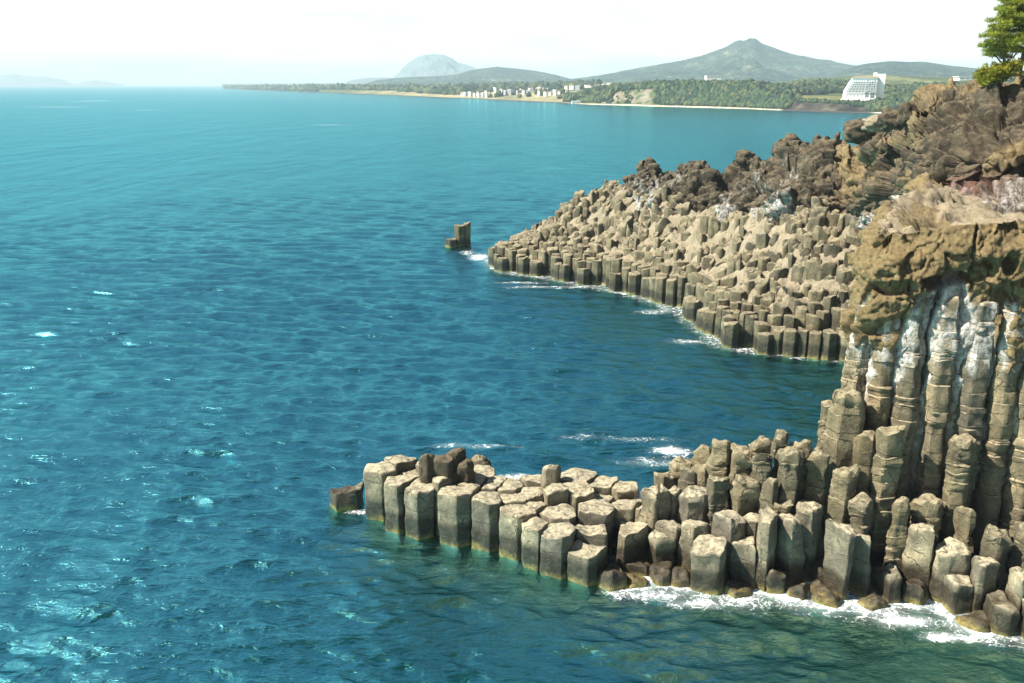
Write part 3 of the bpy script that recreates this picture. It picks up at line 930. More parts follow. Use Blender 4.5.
# sea stack
p = W(459, 246, z=0.0)
st = thing('sea_stack', 'dark broken column stack standing alone in the sea off the far tip', 'sea stack', (p[0], p[1], 0))
for nm, dx, dy, h, r, tl in [('column', 0.15, 0, 2.75, 0.85, (0.0, 0.0)), ('column', 1.05, 0.3, 2.9, 0.55, (0.2, 0)), ('ledge', -0.95, -0.3, 0.95, 0.9, (0.1, 0))]:
    poly = [np.array((dx, dy)) + r * np.array((math.cos(0.4 + k * math.pi / 3), math.sin(0.4 + k * math.pi / 3))) for k in range(6)]
    Vc, Fq, tri, c = column_geo(poly, -1.5, h, rough=0.08, m=6, bev=0.12, dz=0.25, seed=int(dx * 100) + 200, tilt=tl, topn=0.12)
    me = bpy.data.meshes.new(nm)
    me.from_pydata(Vc.tolist(), [], [tuple(f) for f in Fq.tolist()] + [tuple(f[:3]) for f in tri.tolist()])
    me.polygons.foreach_set('use_smooth', [True] * len(me.polygons)); me.update()
    link(nm, me, M_ROUGH, parent=st)

# loose boulders on the ridge crest
for (px, py, Y, r, sd_, lab) in [
        (858, 131, 72, (1.0, 0.9, 0.8), 3, 'grey brown boulder on the ridge crest, left of the pale one'),
        (880, 124, 69, (1.3, 1.0, 0.55), 4, 'pale flat boulder on the ridge crest below the far beach'),
        (893, 120, 67, (0.9, 0.8, 0.75), 5, 'round ochre boulder on the ridge crest, right of the pale one'),
        (907, 115, 64, (0.6, 0.6, 0.75), 6, 'small pointed rock at the right end of the crest boulders'),
        (782, 150, 90, (0.9, 0.9, 0.9), 7, 'knobbly pale topped lava lump on the far end of the ridge'),
        (745, 158, 94, (0.9, 0.9, 0.8), 8, 'dark lava lump poking above the far end of the ridge')]:
    p = W(px, py, Y=Y)
    boulder('boulder', M_BASE if sd_ in (4,) else M_LAVA, p, r, sd_, lab, rough=0.3, ridg=0.08)

# ------------------------------------------------------------------ seabed
gx, gy = np.meshgrid(np.arange(-16, 26, 0.15), np.arange(18, 50, 0.15), indexing='ij')
Q = np.stack([gx.ravel(), gy.ravel()], 1)


def bed_depth(Q):
    d = np.maximum(mindist(Q, S2) - 0.6, 0)
    shallow = sstep(1.5, 6.5, Q[:, 0]) * sstep(37, 34, Q[:, 1])
    k = 0.62 * (1 - shallow) + 0.15 * shallow
    return 0.35 + d * k + 0.02 * d * d


q3 = np.stack([Q[:, 0], Q[:, 1], 0 * Q[:, 0]], 1)
f1, f2 = worley(q3 * 0.75 + 0.3 * fbm(q3 * 0.8, 2)[:, None], 90)
zbed = -bed_depth(Q) + 0.75 * (0.5 - f1) + 0.25 * fbm(q3 * 1.3, 4, 91)
o = link('seabed', mesh_np('seabed', np.stack([Q[:, 0], Q[:, 1], zbed], 1), grid_faces(*gx.shape)), M_SEABED)
tag(o, kind='structure')

# ------------------------------------------------------------------ sea
ang = np.r_[np.linspace(-75, -36, 40)[:-1], np.arange(-36, 36.01, 0.085), np.linspace(36, 75, 40)[1:]]
rr_ = [3.0, 8.0, 14.0, 18.0]
while rr_[-1] < 170: rr_.append(rr_[-1] * 1.0034)
while rr_[-1] < 900: rr_.append(rr_[-1] * 1.006)
while rr_[-1] < 12500: rr_.append(rr_[-1] * 1.03)
rr_ = np.array(rr_)
AA, RR = np.meshgrid(np.radians(ang), rr_)
X = (RR * np.sin(AA)).ravel(); Y = (RR * np.cos(AA)).ravel(); RF = RR.ravel()
Q = np.stack([X, Y], 1)
nr = RF < 160
dshore = np.full(len(Q), 50.0)
dshore[nr] = np.minimum(np.maximum(mindist(Q[nr], S2) - 0.75, 0), 50)
infar = inside(Q[nr], FP)
dfar = np.where(infar, 0, polydist(Q[nr], FP))
dall = dshore.copy(); dall[nr] = np.minimum(dall[nr], dfar)
cell = RF * 0.0034 * np.interp(RF, [120, 200], [1, 1.75])
Z = np.zeros(len(Q)); DX = np.zeros(len(Q)); DY = np.zeros(len(Q))
wr = np.random.default_rng(4)
lams = np.r_[np.geomspace(0.45, 1.6, 46), np.geomspace(1.6, 4.0, 24), 5.5, 7, 9]
qv = np.stack([X * 0.05, Y * 0.05, 0 * X], 1)
gust = 1 + 0.45 * fbm(np.stack([X * 0.035, Y * 0.05, 0 * X], 1), 3, 95)
for l in lams:
    th = math.radians(-90 - 14 + wr.normal(0, 24 if l < 2.5 else 18))
    kx, ky = math.cos(th), math.sin(th)
    k = 2 * math.pi / l
    a = (0.0076 if l < 1.6 else 0.0050) * l * wr.uniform(0.6, 1.25) if l < 4.5 else 0.015 * wr.uniform(.7, 1.2)
    ph = k * (kx * X + ky * Y) + wr.uniform(0, 6.28) + 1.5 * vnoise(qv * (6 / max(l, 2)), int(l * 100))
    fade = np.clip((l / cell - 2) / 4, 0, 1)
    am = a * fade * gust
    Z += am * np.cos(ph)
    DX -= 0.6 * am * kx * np.sin(ph); DY -= 0.6 * am * ky * np.sin(ph)
calm = 0.35 + 0.65 * sstep(0, 3, dall)
Z *= calm; DX *= calm; DY *= calm
X2 = X + DX; Y2 = Y + DY
dep = np.full(len(Q), 30.0)
dep[nr] = np.minimum(bed_depth(Q[nr]), 0.3 + dfar * 0.9)
opac = 1 - np.exp(-0.36 * dep)
# greener, milky shallows
tint = np.zeros(len(Q))
tint[nr] = np.exp(-dshore[nr] / 5.0) * sstep(-3, 8, X[nr]) * sstep(40, 33, Y[nr])
tint[nr] = np.maximum(tint[nr], 0.6 * np.exp(-dfar / 14.0) * sstep(50, 60, Y[nr]))
tint[nr] = np.maximum(tint[nr], 0.55 * np.exp(-dshore[nr] / 14.0))
foam = np.zeros(len(Q))
fz = sstep(3.0, 5.5, X[nr]) * sstep(36, 34.5, Y[nr])
foam[nr] = np.exp(-(dshore[nr] / 0.8) ** 1.2) * (0.12 + 0.62 * fz)
foam[nr] = np.maximum(foam[nr], 0.42 * np.exp(-dfar / 0.9))
for (px, py, sx, sy, a) in [(655, 596, 1.7, .45, .75), (700, 604, 1.4, .4, .75), (820, 608, .8, .25, .5), (870, 608, 1.2, .5, .8), (905, 622, 1.3, .55, 1.0), (945, 637, .9, .35, .9), (620, 592, .8, .4, .6),
                            (672, 451, 1.1, .8, 1.0), (650, 462, 2.0, .8, .42), (490, 447, 2.2, .35, .45), (450, 446, 1.5, .5, .4), (515, 477, 1.2, .35, .7), (585, 437, 2.5, 0.6, .28), (640, 440, 3.0, 0.5, .30),
                            (479, 257, 1.3, 2.2, .9), (468, 252, 1.0, 2.0, .6), (560, 287, 6, .8, .55), (690, 342, 2, 1.0, .5), (655, 312, 2, 1., .5), (360, 512, .8, .25, .6), (372, 480, .5, .6, .6), (520, 283, 3, 0.7, .5)]:
    c = W(px, py, z=0)
    foam[nr] = np.maximum(foam[nr], a * np.exp(-((X[nr] - c[0]) / sx) ** 2 - ((Y[nr] - c[1]) / sy) ** 2))
# thin streaks far out
for (px, py, sx, sy, a) in [(95, 101, 30, 60, .36), (145, 110, 16, 12, .36), (330, 125, 14, 8, .33), (60, 107, 40, 30, .33)]:
    c = W(px, py, z=0)
    foam = np.maximum(foam, a * np.exp(-((X - c[0]) / sx) ** 2 - ((Y - c[1]) / sy) ** 2))

k = NT('sea_water')
P = k.pos()
Pm = k.n('ShaderNodeMapping', inp={'Vector': P, 'Rotation': (0, 0, R(12)), 'Scale': (0.5, 1.25, 1)}).outputs[0]
def rnoise(vec, scale, detail, rough, dist):
    nd = k.n('ShaderNodeTexNoise', noise_type='RIDGED_MULTIFRACTAL', normalize=True, inp={'Vector': vec, 'Scale': scale, 'Detail': detail, 'Roughness': rough, 'Distortion': dist})
    return nd.outputs['Fac']


b1 = rnoise(Pm, 0.75, 4, 0.55, 0.5)
b2 = k.noise(Pm, 5.5, 5, 0.65, 0.6)
b3 = k.noise(Pm, 0.20, 4, 0.62, 0.3)
b4 = k.noise(Pm, 1.6, 4, 0.6, 0.5)
hgt = k.math('ADD', k.math('MULTIPLY', b1, 0.04), k.math('MULTIPLY', b2, 0.055))
hgt = k.math('ADD', hgt, k.math('MULTIPLY', b3, 0.2))
hgt = k.math('ADD', hgt, k.math('MULTIPLY', b4, 0.15))
Pf = k.n('ShaderNodeMapping', inp={'Vector': P, 'Rotation': (0, 0, R(8)), 'Scale': (0.22, 0.07, 1)}).outputs[0]
b5 = k.noise(Pf, 1.0, 5, 0.6, 0.3)
b6 = k.noise(Pf, 0.25, 4, 0.6, 0.3)
hgt = k.math('ADD', hgt, k.math('ADD', k.math('MULTIPLY', b5, 0.6), k.math('MULTIPLY', b6, 3.2)))
nrm = k.bump(hgt, 1.0, 0.8)
big = k.noise(P, 0.05, 3, 0.5)
deepc = k.mix(big, (0.0002, 0.012, 0.016), (0.0006, 0.026, 0.032))
shal = k.mix(big, (0.001, 0.030, 0.031), (0.003, 0.055, 0.052))
wc = k.mix(k.attr('tint'), deepc, shal)
body = k.n('ShaderNodeBsdfDiffuse', inp={'Color': wc, 'Normal': nrm}).outputs[0]
tr = k.n('ShaderNodeBsdfTransparent', inp={'Color': (0.50, 0.70, 0.66, 1)}).outputs[0]
op = k.attr('opacity')
s1 = k.n('ShaderNodeMixShader', inp={0: op, 1: tr, 2: body}).outputs[0]
fres = k.n('ShaderNodeFresnel', inp={'IOR': 1.333, 'Normal': nrm}).outputs[0]
gl = k.n('ShaderNodeBsdfGlossy', inp={'Color': (0.17, 0.60, 0.655, 1), 'Roughness': 0.13, 'Normal': nrm}).outputs[0]
s2 = k.n('ShaderNodeMixShader', inp={0: fres, 1: s1, 2: gl}).outputs[0]
wn_ = k.n('ShaderNodeTexNoise', inp={'Vector': P, 'Scale': 1.3, 'Detail': 5.0, 'Roughness': 0.65}).outputs['Color']
Pd = k.n('ShaderNodeVectorMath', operation='ADD', inp={0: P, 1: k.scaled(wn_, (2.2, 2.2, 0))}).outputs[0]
fn = k.noise(Pd, 1.1, 8, 0.7, 0.6)
web = 0
for sc_, wd_, am_ in ((1.5, 0.10, 0.42), (3.6, 0.13, 0.30)):
    fv = k.n('ShaderNodeTexVoronoi', feature='DISTANCE_TO_EDGE', inp={'Vector': Pd, 'Scale': sc_}).outputs['Distance']
    wv_ = k.mrange(fv, 0.0, wd_, am_, 0.0)
    web = wv_ if web == 0 else k.math('ADD', web, wv_)
fa_ = k.attr('foam')
fm = k.math('ADD', k.math('ADD', k.math('MULTIPLY', fa_, 0.95), web), k.math('MULTIPLY_ADD', fn, 2.0, -1.15))
fm = k.math('MULTIPLY', k.mrange(fm, 0.40, 1.15), k.mrange(fa_, 0.06, 0.30))
fm = k.math('MAXIMUM', fm, k.math('MULTIPLY', k.mrange(fa_, 0.10, 0.9), 0.22))
fo = k.n('ShaderNodeBsdfDiffuse', inp={'Color': (0.72, 0.76, 0.77, 1)}).outputs[0]
s3 = k.n('ShaderNodeMixShader', inp={0: fm, 1: s2, 2: fo}).outputs[0]
M_SEA = k.surf(s3)
o = link('sea_water', mesh_np('sea_water', np.stack([X2, Y2, Z], 1), grid_faces(*RR.shape)[:, ::-1], attrs={'opacity': opac, 'tint': tint, 'foam': foam}), M_SEA)
tag(o, kind='structure')
#@@FAR
# ------------------------------------------------------------------ far shore
# waterline px,py ; bluff height z ; bluff run (m) ; inland slope
CS = [(222, 88.6, 1.5, 120, .004), (260, 90.0, 3, 120, .004), (300, 91.6, 4, 120, .004), (350, 93.6, 6, 120, .006), (400, 95.6, 6, 150, .008), (430, 97.2, 4, 200, .012), (480, 99.2, 4, 200, .014), (520, 101.3, 4.5, 180, .015), (560, 103, 5, 150, .015),
      (590, 104.6, 7, 60, .015), (620, 105.3, 13, 40, .012), (660, 106.6, 14.5, 35, .010), (700, 107.6, 15, 35, .009), (750, 109, 15, 40, .009), (776, 110.2, 10, 40, .015), (800, 111.2, 6.0, 22, .040), (840, 112.4, 5.2, 20, .045), (870, 113.2, 6, 40, .05), (900, 113.8, 9, 70, .04), (940, 114.4, 12, 80, .03), (1000, 115.4, 13, 80, .03), (1100, 117, 13, 80, .03), (1350, 120, 13, 80, .03)]
cw = np.array([W(a[0], a[1], z=0) for a in CS])
NU2, = (520,)
lu2 = np.array([a[0] for a in CS], float)
uu2 = np.linspace(222, 1350, NU2)
cx2 = np.interp(uu2, lu2, cw[:, 0]); cy2 = np.interp(uu2, lu2, cw[:, 1])
zb2 = np.interp(uu2, lu2, [a[2] for a in CS]); run2 = np.interp(uu2, lu2, [a[3] for a in CS]); sl2 = np.interp(uu2, lu2, [a[4] for a in CS])
ww2 = np.r_[-20, -2, np.linspace(0, 120, 40), np.geomspace(125, 5200, 60)]
NW2 = len(ww2)
dirx = cx2 / np.hypot(cx2, cy2); diry = cy2 / np.hypot(cx2, cy2)


def coast(px, w):
    """ground point inland of the far waterline"""
    px = np.atleast_1d(np.asarray(px, float)); w = np.atleast_1d(np.asarray(w, float))
    bx_ = np.interp(px, uu2, cx2); by_ = np.interp(px, uu2, cy2)
    L = np.hypot(bx_, by_)
    x = bx_ + bx_ / L * w; y = by_ + by_ / L * w
    b = np.interp(px, uu2, zb2); r = np.interp(px, uu2, run2); s = np.interp(px, uu2, sl2)
    beach = np.clip(w / 12, -1, 1) * 0.8
    z = np.where(w < 10, beach, 0.8 + b * sstep(10, 10 + r, w) + s * np.minimum(np.maximum(w - 10 - r, 0), 500) + 0.004 * np.maximum(w - 510 - r, 0))
    q = np.stack([x * 0.012, y * 0.012, 0 * x], 1)
    z = z + fbm(q, 4, 110) * np.clip(w / 60, 0, 1) * np.minimum(2 + w * 0.003, 6) * np.where(b > 9, 1, 0.5)
    return np.stack([x, y, z], 1)


UU2, WW2 = np.meshgrid(uu2, ww2)
V = coast(UU2.ravel(), WW2.ravel())
u_, w_ = UU2.ravel(), WW2.ravel()
n1 = fbm(V * np.array((.02, .02, 0)), 4, 111); n2 = fbm(V * np.array((.08, .08, .1)), 3, 112)
green = np.stack([0.055 + 0.03 * n1, 0.075 + 0.03 * n1, 0.028 + 0 * n1], 1)
tan = np.stack([0.34 + 0.08 * n2, 0.29 + 0.06 * n2, 0.16 + 0.03 * n2], 1)
sand = np.array((0.55, 0.47, 0.34)); dark = np.array((0.06, 0.05, 0.045)); rockc = np.stack([0.26 + 0.12 * n2, 0.22 + 0.1 * n2, 0.17 + 0.08 * n2], 1)
col = green.copy()


def blend(c, m): return col * (1 - m[:, None]) + c * m[:, None]


town = sstep(330, 430, u_) * (1 - sstep(565, 590, u_)) * (1 - sstep(420, 520, w_)) * np.clip(0.75 + 0.6 * n1, 0, 1)
col = blend(tan, town)
bluffm = sstep(585, 600, u_) * (1 - sstep(655, 665, u_)) * sstep(12, 16, w_) * (1 - sstep(40, 55, w_)) * (n2 > -0.15)
col = blend(rockc * 0.75, bluffm * 0.75)
b2 = sstep(690, 700, u_) * (1 - sstep(770, 780, u_)) * (w_ > 14) * (w_ < 50) * (n2 > 0.12)
col = blend(rockc, b2 * 0.7)
lowc = sstep(776, 782, u_) * (1 - sstep(866, 880, u_)) * (w_ > 8) * (w_ < 36)
col = blend(rockc * np.clip(0.14 + 0.35 * n2, 0.05, 0.4)[:, None], lowc * 1.0)
lawn = sstep(776, 790, u_) * (1 - sstep(870, 890, u_)) * (w_ >= 36) * (w_ < 120)
col = blend(np.array((0.14, 0.14, 0.05)), lawn * 0.8)
field = (n1 > 0.25) * sstep(250, 400, w_) * 0.7
col = blend(np.array((0.16, 0.17, 0.07)), field)
beach = (w_ < 11) * 1.0
sandm = beach * np.clip(sstep(560, 600, u_) * (1 - sstep(778, 784, u_)) + sstep(868, 880, u_), 0, 1)
col = blend(dark, beach)
col = blend(sand, sandm)
k = NT('far_land')
cc = k.attr('landcover', 'Color')
nn = k.noise(k.pos(), 0.15, 5, 0.65)
cc = k.mix(1.0, cc, k.ramp(nn, [(0.3, 0.6), (0.7, 1.35)]), 'MULTIPLY')
M_LAND = k.surf(k.n('ShaderNodeBsdfPrincipled', inp={'Base Color': cc, 'Roughness': 0.95, 'Specular IOR Level': 0.1}).outputs[0])
o = link('shore_terrain', mesh_np('shore_terrain', V, grid_faces(NW2, NU2), cols={'landcover': col}), M_LAND)
tag(o, kind='structure')

# ------------------------------------------------------------------ hills
k = NT('hill_woods')
hn = k.noise(k.pos(), 0.010, 6, 0.66)
hn2 = k.noise(k.pos(), 0.05, 4, 0.7)
hc = k.ramp(hn, [(0.36, (0.016, 0.036, 0.030)), (0.50, (0.032, 0.058, 0.042)), (0.60, (0.06, 0.085, 0.05)), (0.70, (0.17, 0.175, 0.11))])
hc = k.mix(1.0, hc, k.ramp(hn2, [(0.38, 0.45), (0.62, 1.6)]), 'MULTIPLY')
M_HILL = k.surf(k.n('ShaderNodeBsdfPrincipled', inp={'Base Color': hc, 'Roughness': 1.0, 'Specular IOR Level': 0.0, 'Normal': k.bump(k.math('ADD', hn, hn2), 1.0, 30)}).outputs[0])
M_CRAG = simple('hill_crag', (0.075, 0.105, 0.10), 0.95, 0.6, 0.012)


def hill(name, prof, Yd, depth, mat, seed, amp=0.08, foot=(86, 86)):
    px = np.array([a for a, b in prof], float); pz = np.array([W(a, b, Y=Yd)[2] for a, b in prof])
    n = 300
    u = np.linspace(px[0], px[-1], n); zt = np.interp(u, px, pz)
    m = 90
    t = np.linspace(-1, 1, m)
    Uu, T = np.meshgrid(u, t)
    xr = (Uu - 512) / FPX / cP * Yd * 1.0
    u0 = np.array([W(a, 70, Y=Yd)[0] for a in u])
    xr = u0[None] * (1 + T * depth / Yd)
    yy = Yd + T * depth
    zz = np.broadcast_to(zt[None], Uu.shape) * (np.cos(np.clip(np.abs(T), 0, 1) * math.pi / 2) ** 1.15)
    q = np.stack([xr.ravel(), yy.ravel(), 0 * yy.ravel()], 1) / (depth * 0.5)
    w = np.abs(T.ravel())
    zz = zz.ravel() * (1 - 0.8 * (0.5 - 0.5 * ridged(q * 2.0, 5, seed)) * np.clip(w * 4, 0.0, 1)) + amp * 0.22 * zt.max() * fbm(q * 14, 4, seed + 5)
    V = np.stack([xr.ravel(), yy.ravel(), zz - 1.0], 1)
    o = link(name, mesh_np(name, V, grid_faces(m, n)), mat)
    return tag(o, kind='structure')


hill('hill', [(540, 84), (560, 80), (600, 75), (625, 70), (640, 66.5), (660, 63), (680, 60), (700, 55), (715, 50), (725, 46), (733, 41), (737, 39.5), (742, 40.5), (748, 38), (754, 38.5), (760, 43), (775, 48), (790, 53), (810, 57), (830, 60), (850, 64), (880, 68), (920, 72), (980, 76), (1040, 82), (1080, 86)], 3300, 1100, M_HILL, 120)
hill('hill', [(800, 84), (835, 73), (860, 64), (880, 61), (900, 60.5), (925, 61), (945, 64), (970, 67), (1000, 69), (1060, 72), (1150, 76), (1300, 84)], 2500, 800, M_HILL, 121)
hill('hill', [(355, 86), (375, 80), (400, 77), (430, 76), (455, 74), (470, 70), (485, 67.5), (497, 66), (510, 67), (535, 70), (555, 74), (570, 78), (600, 83), (620, 86)], 3600, 900, M_HILL, 122)
hill('mountain', [(372, 86), (392, 78), (398, 73), (403, 67), (410, 61), (418, 56.5), (426, 54), (435, 53.2), (444, 54), (452, 57.5), (458, 62), (464, 63.5), (472, 66), (482, 71), (500, 78), (520, 86)], 6200, 900, M_CRAG, 123)
hill('hill', [(335, 86), (350, 80), (365, 77.5), (385, 77), (400, 78), (420, 82), (440, 86)], 5200, 700, M_CRAG, 124)
for prof in ([(-60, 84), (-20, 76), (0, 75), (14, 73.5), (28, 76), (45, 76.2), (62, 79.5), (72, 84)], [(70, 84.2), (84, 81), (95, 79.8), (106, 81.5), (122, 84.2)]):
    hill('island', prof, 8600, 500, M_CRAG, 130)

# ------------------------------------------------------------------ far wood
ico_v = []
phi = (1 + 5 ** .5) / 2
for a in (-1, 1):
    for b in (-phi, phi):
        ico_v += [(0, a, b), (a, b, 0), (b, 0, a)]
ico_v = np.array(ico_v) / math.hypot(1, phi)
d_ = np.linalg.norm(ico_v[:, None] - ico_v[None], axis=2)
e_ = d_[d_ > 0].min() * 1.05
ico_f = [(i, j, l) for i in range(12) for j in range(i + 1, 12) for l in range(j + 1, 12) if d_[i, j] < e_ and d_[j, l] < e_ and d_[i, l] < e_]
ico_f = np.array([f if np.cross(ico_v[f[1]] - ico_v[f[0]], ico_v[f[2]] - ico_v[f[0]]) @ ico_v[f[0]] > 0 else (f[0], f[2], f[1]) for f in ico_f])
tp, tw, tsz = [], [], []


def scatter(n, u0, u1, w0, w1, s0, s1, dens=None):
    u = rng.uniform(u0, u1, n); w = w0 + (w1 - w0) * rng.random(n) ** 1.4
    if dens is not None:
        g = coast(u, w); keep = fbm(g * np.array((.02, .02, 0)), 3, 140) > dens
        u, w = u[keep], w[keep]
    tp.extend(u); tw.extend(w); tsz.extend(rng.uniform(s0, s1, len(u)))


scatter(1200, 655, 790, 16, 60, 1.8, 3.4, -0.35)
scatter(260, 590, 660, 44, 75, 1.8, 3.2)
scatter(60, 596, 660, 14, 44, 1.2, 2.2, 0.0)
scatter(900, 662, 775, 12, 45, 2.0, 3.4)
scatter(1500, 585, 800, 50, 260, 2.4, 4.2, -0.15)
scatter(700, 776, 850, 110, 330, 2.4, 4.0, -0.3)
scatter(1700, 872, 1010, 12, 190, 2.0, 3.8)
scatter(500, 1010, 1200, 12, 190, 2.0, 3.8)
scatter(500, 866, 900, 20, 80, 1.6, 2.8)
scatter(600, 565, 612, 25, 120, 2.2, 3.8, -0.1)
scatter(700, 300, 470, 130, 500, 4.0, 8.0, -0.2)
scatter(500, 226, 320, 20, 300, 4.0, 9.0)
scatter(700, 440, 600, 420, 900, 4.0, 7.5, -0.1)
scatter(160, 430, 570, 60, 400, 2.5, 4.5, 0.1)
scatter(260, 776, 870, 28, 42, 1.0, 1.8)
G = coast(np.array(tp), np.array(tw)); sz = np.array(tsz)
# keep the hotel grounds open
upx = np.array(tp)
open_ = (upx > 826) & (upx < 888) & (np.array(tw) > 38) & (np.array(tw) < 150)
G, sz = G[~open_], sz[~open_]
nT = len(G)
VV = np.zeros((nT, 12, 3))
jit = 1 + rng.uniform(-.32, .32, (nT, 12, 1))
VV = ico_v[None] * jit * np.stack([sz, sz, sz * rng.uniform(.8, 1.35, nT)], 1)[:, None, :] + G[:, None, :]
VV[:, :, 2] += (sz * 0.6)[:, None]
FF = (ico_f[None] + (np.arange(nT) * 12)[:, None, None]).reshape(-1, 3)
tone = rng.random(nT)
base_c = np.stack([0.022 + 0.085 * tone ** 2, 0.045 + 0.075 * tone ** 1.6, 0.028 + 0.015 * tone], 1)
k = NT('far_foliage')
fc = k.mix(1.0, k.attr('leafcolour', 'Color'), k.ramp(k.noise(k.pos(), 0.7, 4, 0.7), [(0.3, 0.5), (0.7, 1.5)]), 'MULTIPLY')
M_WOOD = k.surf(k.n('ShaderNodeBsdfPrincipled', inp={'Base Color': fc, 'Roughness': 0.95, 'Specular IOR Level': 0.1, 'Normal': k.bump(k.noise(k.pos(), 1.2, 3, 0.7), 1.0, 1.5)}).outputs[0])
o = link('forest', mesh_np('forest', VV.reshape(-1, 3), FF, smooth=False, cols={'leafcolour': np.repeat(base_c, 12, 0)}), M_WOOD)
tag(o, 'dark green wood covering the bluffs of the far shore', 'forest', kind='stuff')

# ------------------------------------------------------------------ buildings of the far shore
M_WHITE = simple('white_plaster', (0.80, 0.79, 0.76), 0.7, 0.05, 0.3)
M_GLASS = simple('dark_glazing', (0.10, 0.14, 0.17), 0.2, 0.1, 0.3)
M_PANE = simple('pale_glazing', (0.36, 0.38, 0.38), 0.3, 0.15, 0.3)
M_TAN = simple('tan_roof', (0.42, 0.30, 0.20), 0.8, 0.1, 0.3)
M_GREY = simple('grey_roof', (0.30, 0.31, 0.32), 0.8, 0.1, 0.3)
M_CREAM = simple('cream_wall', (0.66, 0.60, 0.50), 0.8, 0.1, 0.3)


def prism(name, pts_xz, y0, y1, mat, parent):
    """outline in X/Z extruded from y0 to y1 (local)"""
    n = len(pts_xz)
    v = [(x, y0, z) for x, z in pts_xz] + [(x, y1, z) for x, z in pts_xz]
    f = [tuple(range(n)), tuple(range(2 * n - 1, n - 1, -1))] + [(i, i + n, (i + 1) % n + n, (i + 1) % n) for i in range(n)]
    me = bpy.data.meshes.new(name)
    me.from_pydata(v, [], f); me.update()
    import bmesh
    bm = bmesh.new(); bm.from_mesh(me); bmesh.ops.recalc_face_normals(bm, faces=bm.faces); bm.to_mesh(me); bm.free()
    return link(name, me, mat, parent=parent)


def box(name, x0, x1, y0, y1, z0, z1, mat, parent):
    return prism(name, [(x0, z0), (x1, z0), (x1, z1), (x0, z1)], y0, y1, mat, parent)


hb = coast(865, 75)[0]
Yh = hb[1]
m_px = 0.93 * np.linalg.norm(hb - np.array((0, 0, H))) / FPX        # metres per pixel there
zb_h = W(865, 102, Y=Yh)[2]
xc = W(865, 90, Y=Yh)[0]
hot = thing('hotel', 'large white stepped hotel with a tan roof and a side tower above the far shore', 'hotel', (xc, Yh, zb_h), rz=R(-17))


def hx(px): return (px - 865) * m_px


def hzz(py): return (102 - py) * m_px


prism('wall', [(hx(845.5), hzz(103)), (hx(875.5), hzz(103)), (hx(875.5), hzz(79.5)), (hx(853), hzz(79.5)), (hx(850), hzz(84)), (hx(846), hzz(92))], 0, 12, M_WHITE, hot)
prism('roof', [(hx(852), hzz(79.5) + .02), (hx(877), hzz(79.5) + .02), (hx(874), hzz(77.8)), (hx(857), hzz(77.8))], -0.8, 12.5, M_TAN, hot)
box('tower', hx(872.5), hx(882.5), 2.5, 12, hzz(104), hzz(75.8), M_WHITE, hot)
box('tower_cap', hx(872), hx(875), 3, 8, hzz(75.8) + .02, hzz(74.6), M_WHITE, hot)
prism('podium', [(hx(838), hzz(106)), (hx(870), hzz(106)), (hx(870), hzz(98.2)), (hx(845), hzz(98.2))], -5, -0.05, M_WHITE, hot)
for fl in range(6):
    zt = 81.2 + fl * 2.05
    x_l = np.interp(zt, [79.5, 84, 92], [854.5, 851.5, 847.5])
    nb = 6
    for b in range(nb):
        xa = x_l + (865.3 - x_l) * b / nb; xb = x_l + (865.3 - x_l) * (b + 0.62) / nb
        box('window', hx(xa), hx(xb), -0.12, 0.25, hzz(zt + 1.15), hzz(zt), M_PANE, hot)
    for b in range(4):
        xa = 866 + b * 2.2
        box('window', hx(xa), hx(xa + 1.45), -0.12, 0.25, hzz(zt + 1.25), hzz(zt), M_PANE if (fl + b) % 3 else M_GLASS, hot)
    box('balcony_slab', hx(x_l - 0.7), hx(875.3), -0.9, -0.14, hzz(zt + 1.55), hzz(zt + 1.3), M_WHITE, hot)
for xa, xb in ((865.4, 868.8), (870.2, 873.8)):
    box('window', hx(xa), hx(xb), -0.2, 0.2, hzz(95.1), hzz(92.9), M_GLASS, hot)
    box('window', hx(xa), hx(xb), -0.2, 0.2, hzz(97.8), hzz(95.7), M_GLASS, hot)
for b in range(5):
    box('window', hx(848 + b * 3.3), hx(850.2 + b * 3.3), -0.2, 0.2, hzz(97.4), hzz(95.3), M_PANE, hot)


def house(name, px, py_base, Y, w_px, h_px, dp, label, group=None, roofmat=None, wall=None, gable=False, nwin=0):
    p = W(px, py_base, Y=Y)
    m = Y / FPX
    t = thing(name, label, 'building', tuple(p), group)
    hw, h = w_px * m / 2, h_px * m
    box('wall', -hw, hw, 0, dp, -2.5, h, wall or M_WHITE, t)
    if gable:
        prism('roof', [(-hw * 1.06, h + .02), (hw * 1.06, h + .02), (hw * 0.8, h * 1.45), (-hw * 0.8, h * 1.45)], -0.4, dp + .4, roofmat or M_GREY, t)
    else:
        box('roof', -hw * 1.04, hw * 1.04, -0.3, dp + .3, h + .02, h + 0.12 * h + .1, roofmat or M_WHITE, t)
    for i in range(nwin):
        a = -hw + 2 * hw * (i + 0.25) / nwin
        box('window', a, a + hw / nwin, -0.06, 0.1, h * 0.35, h * 0.72, M_PANE, t)
    return t


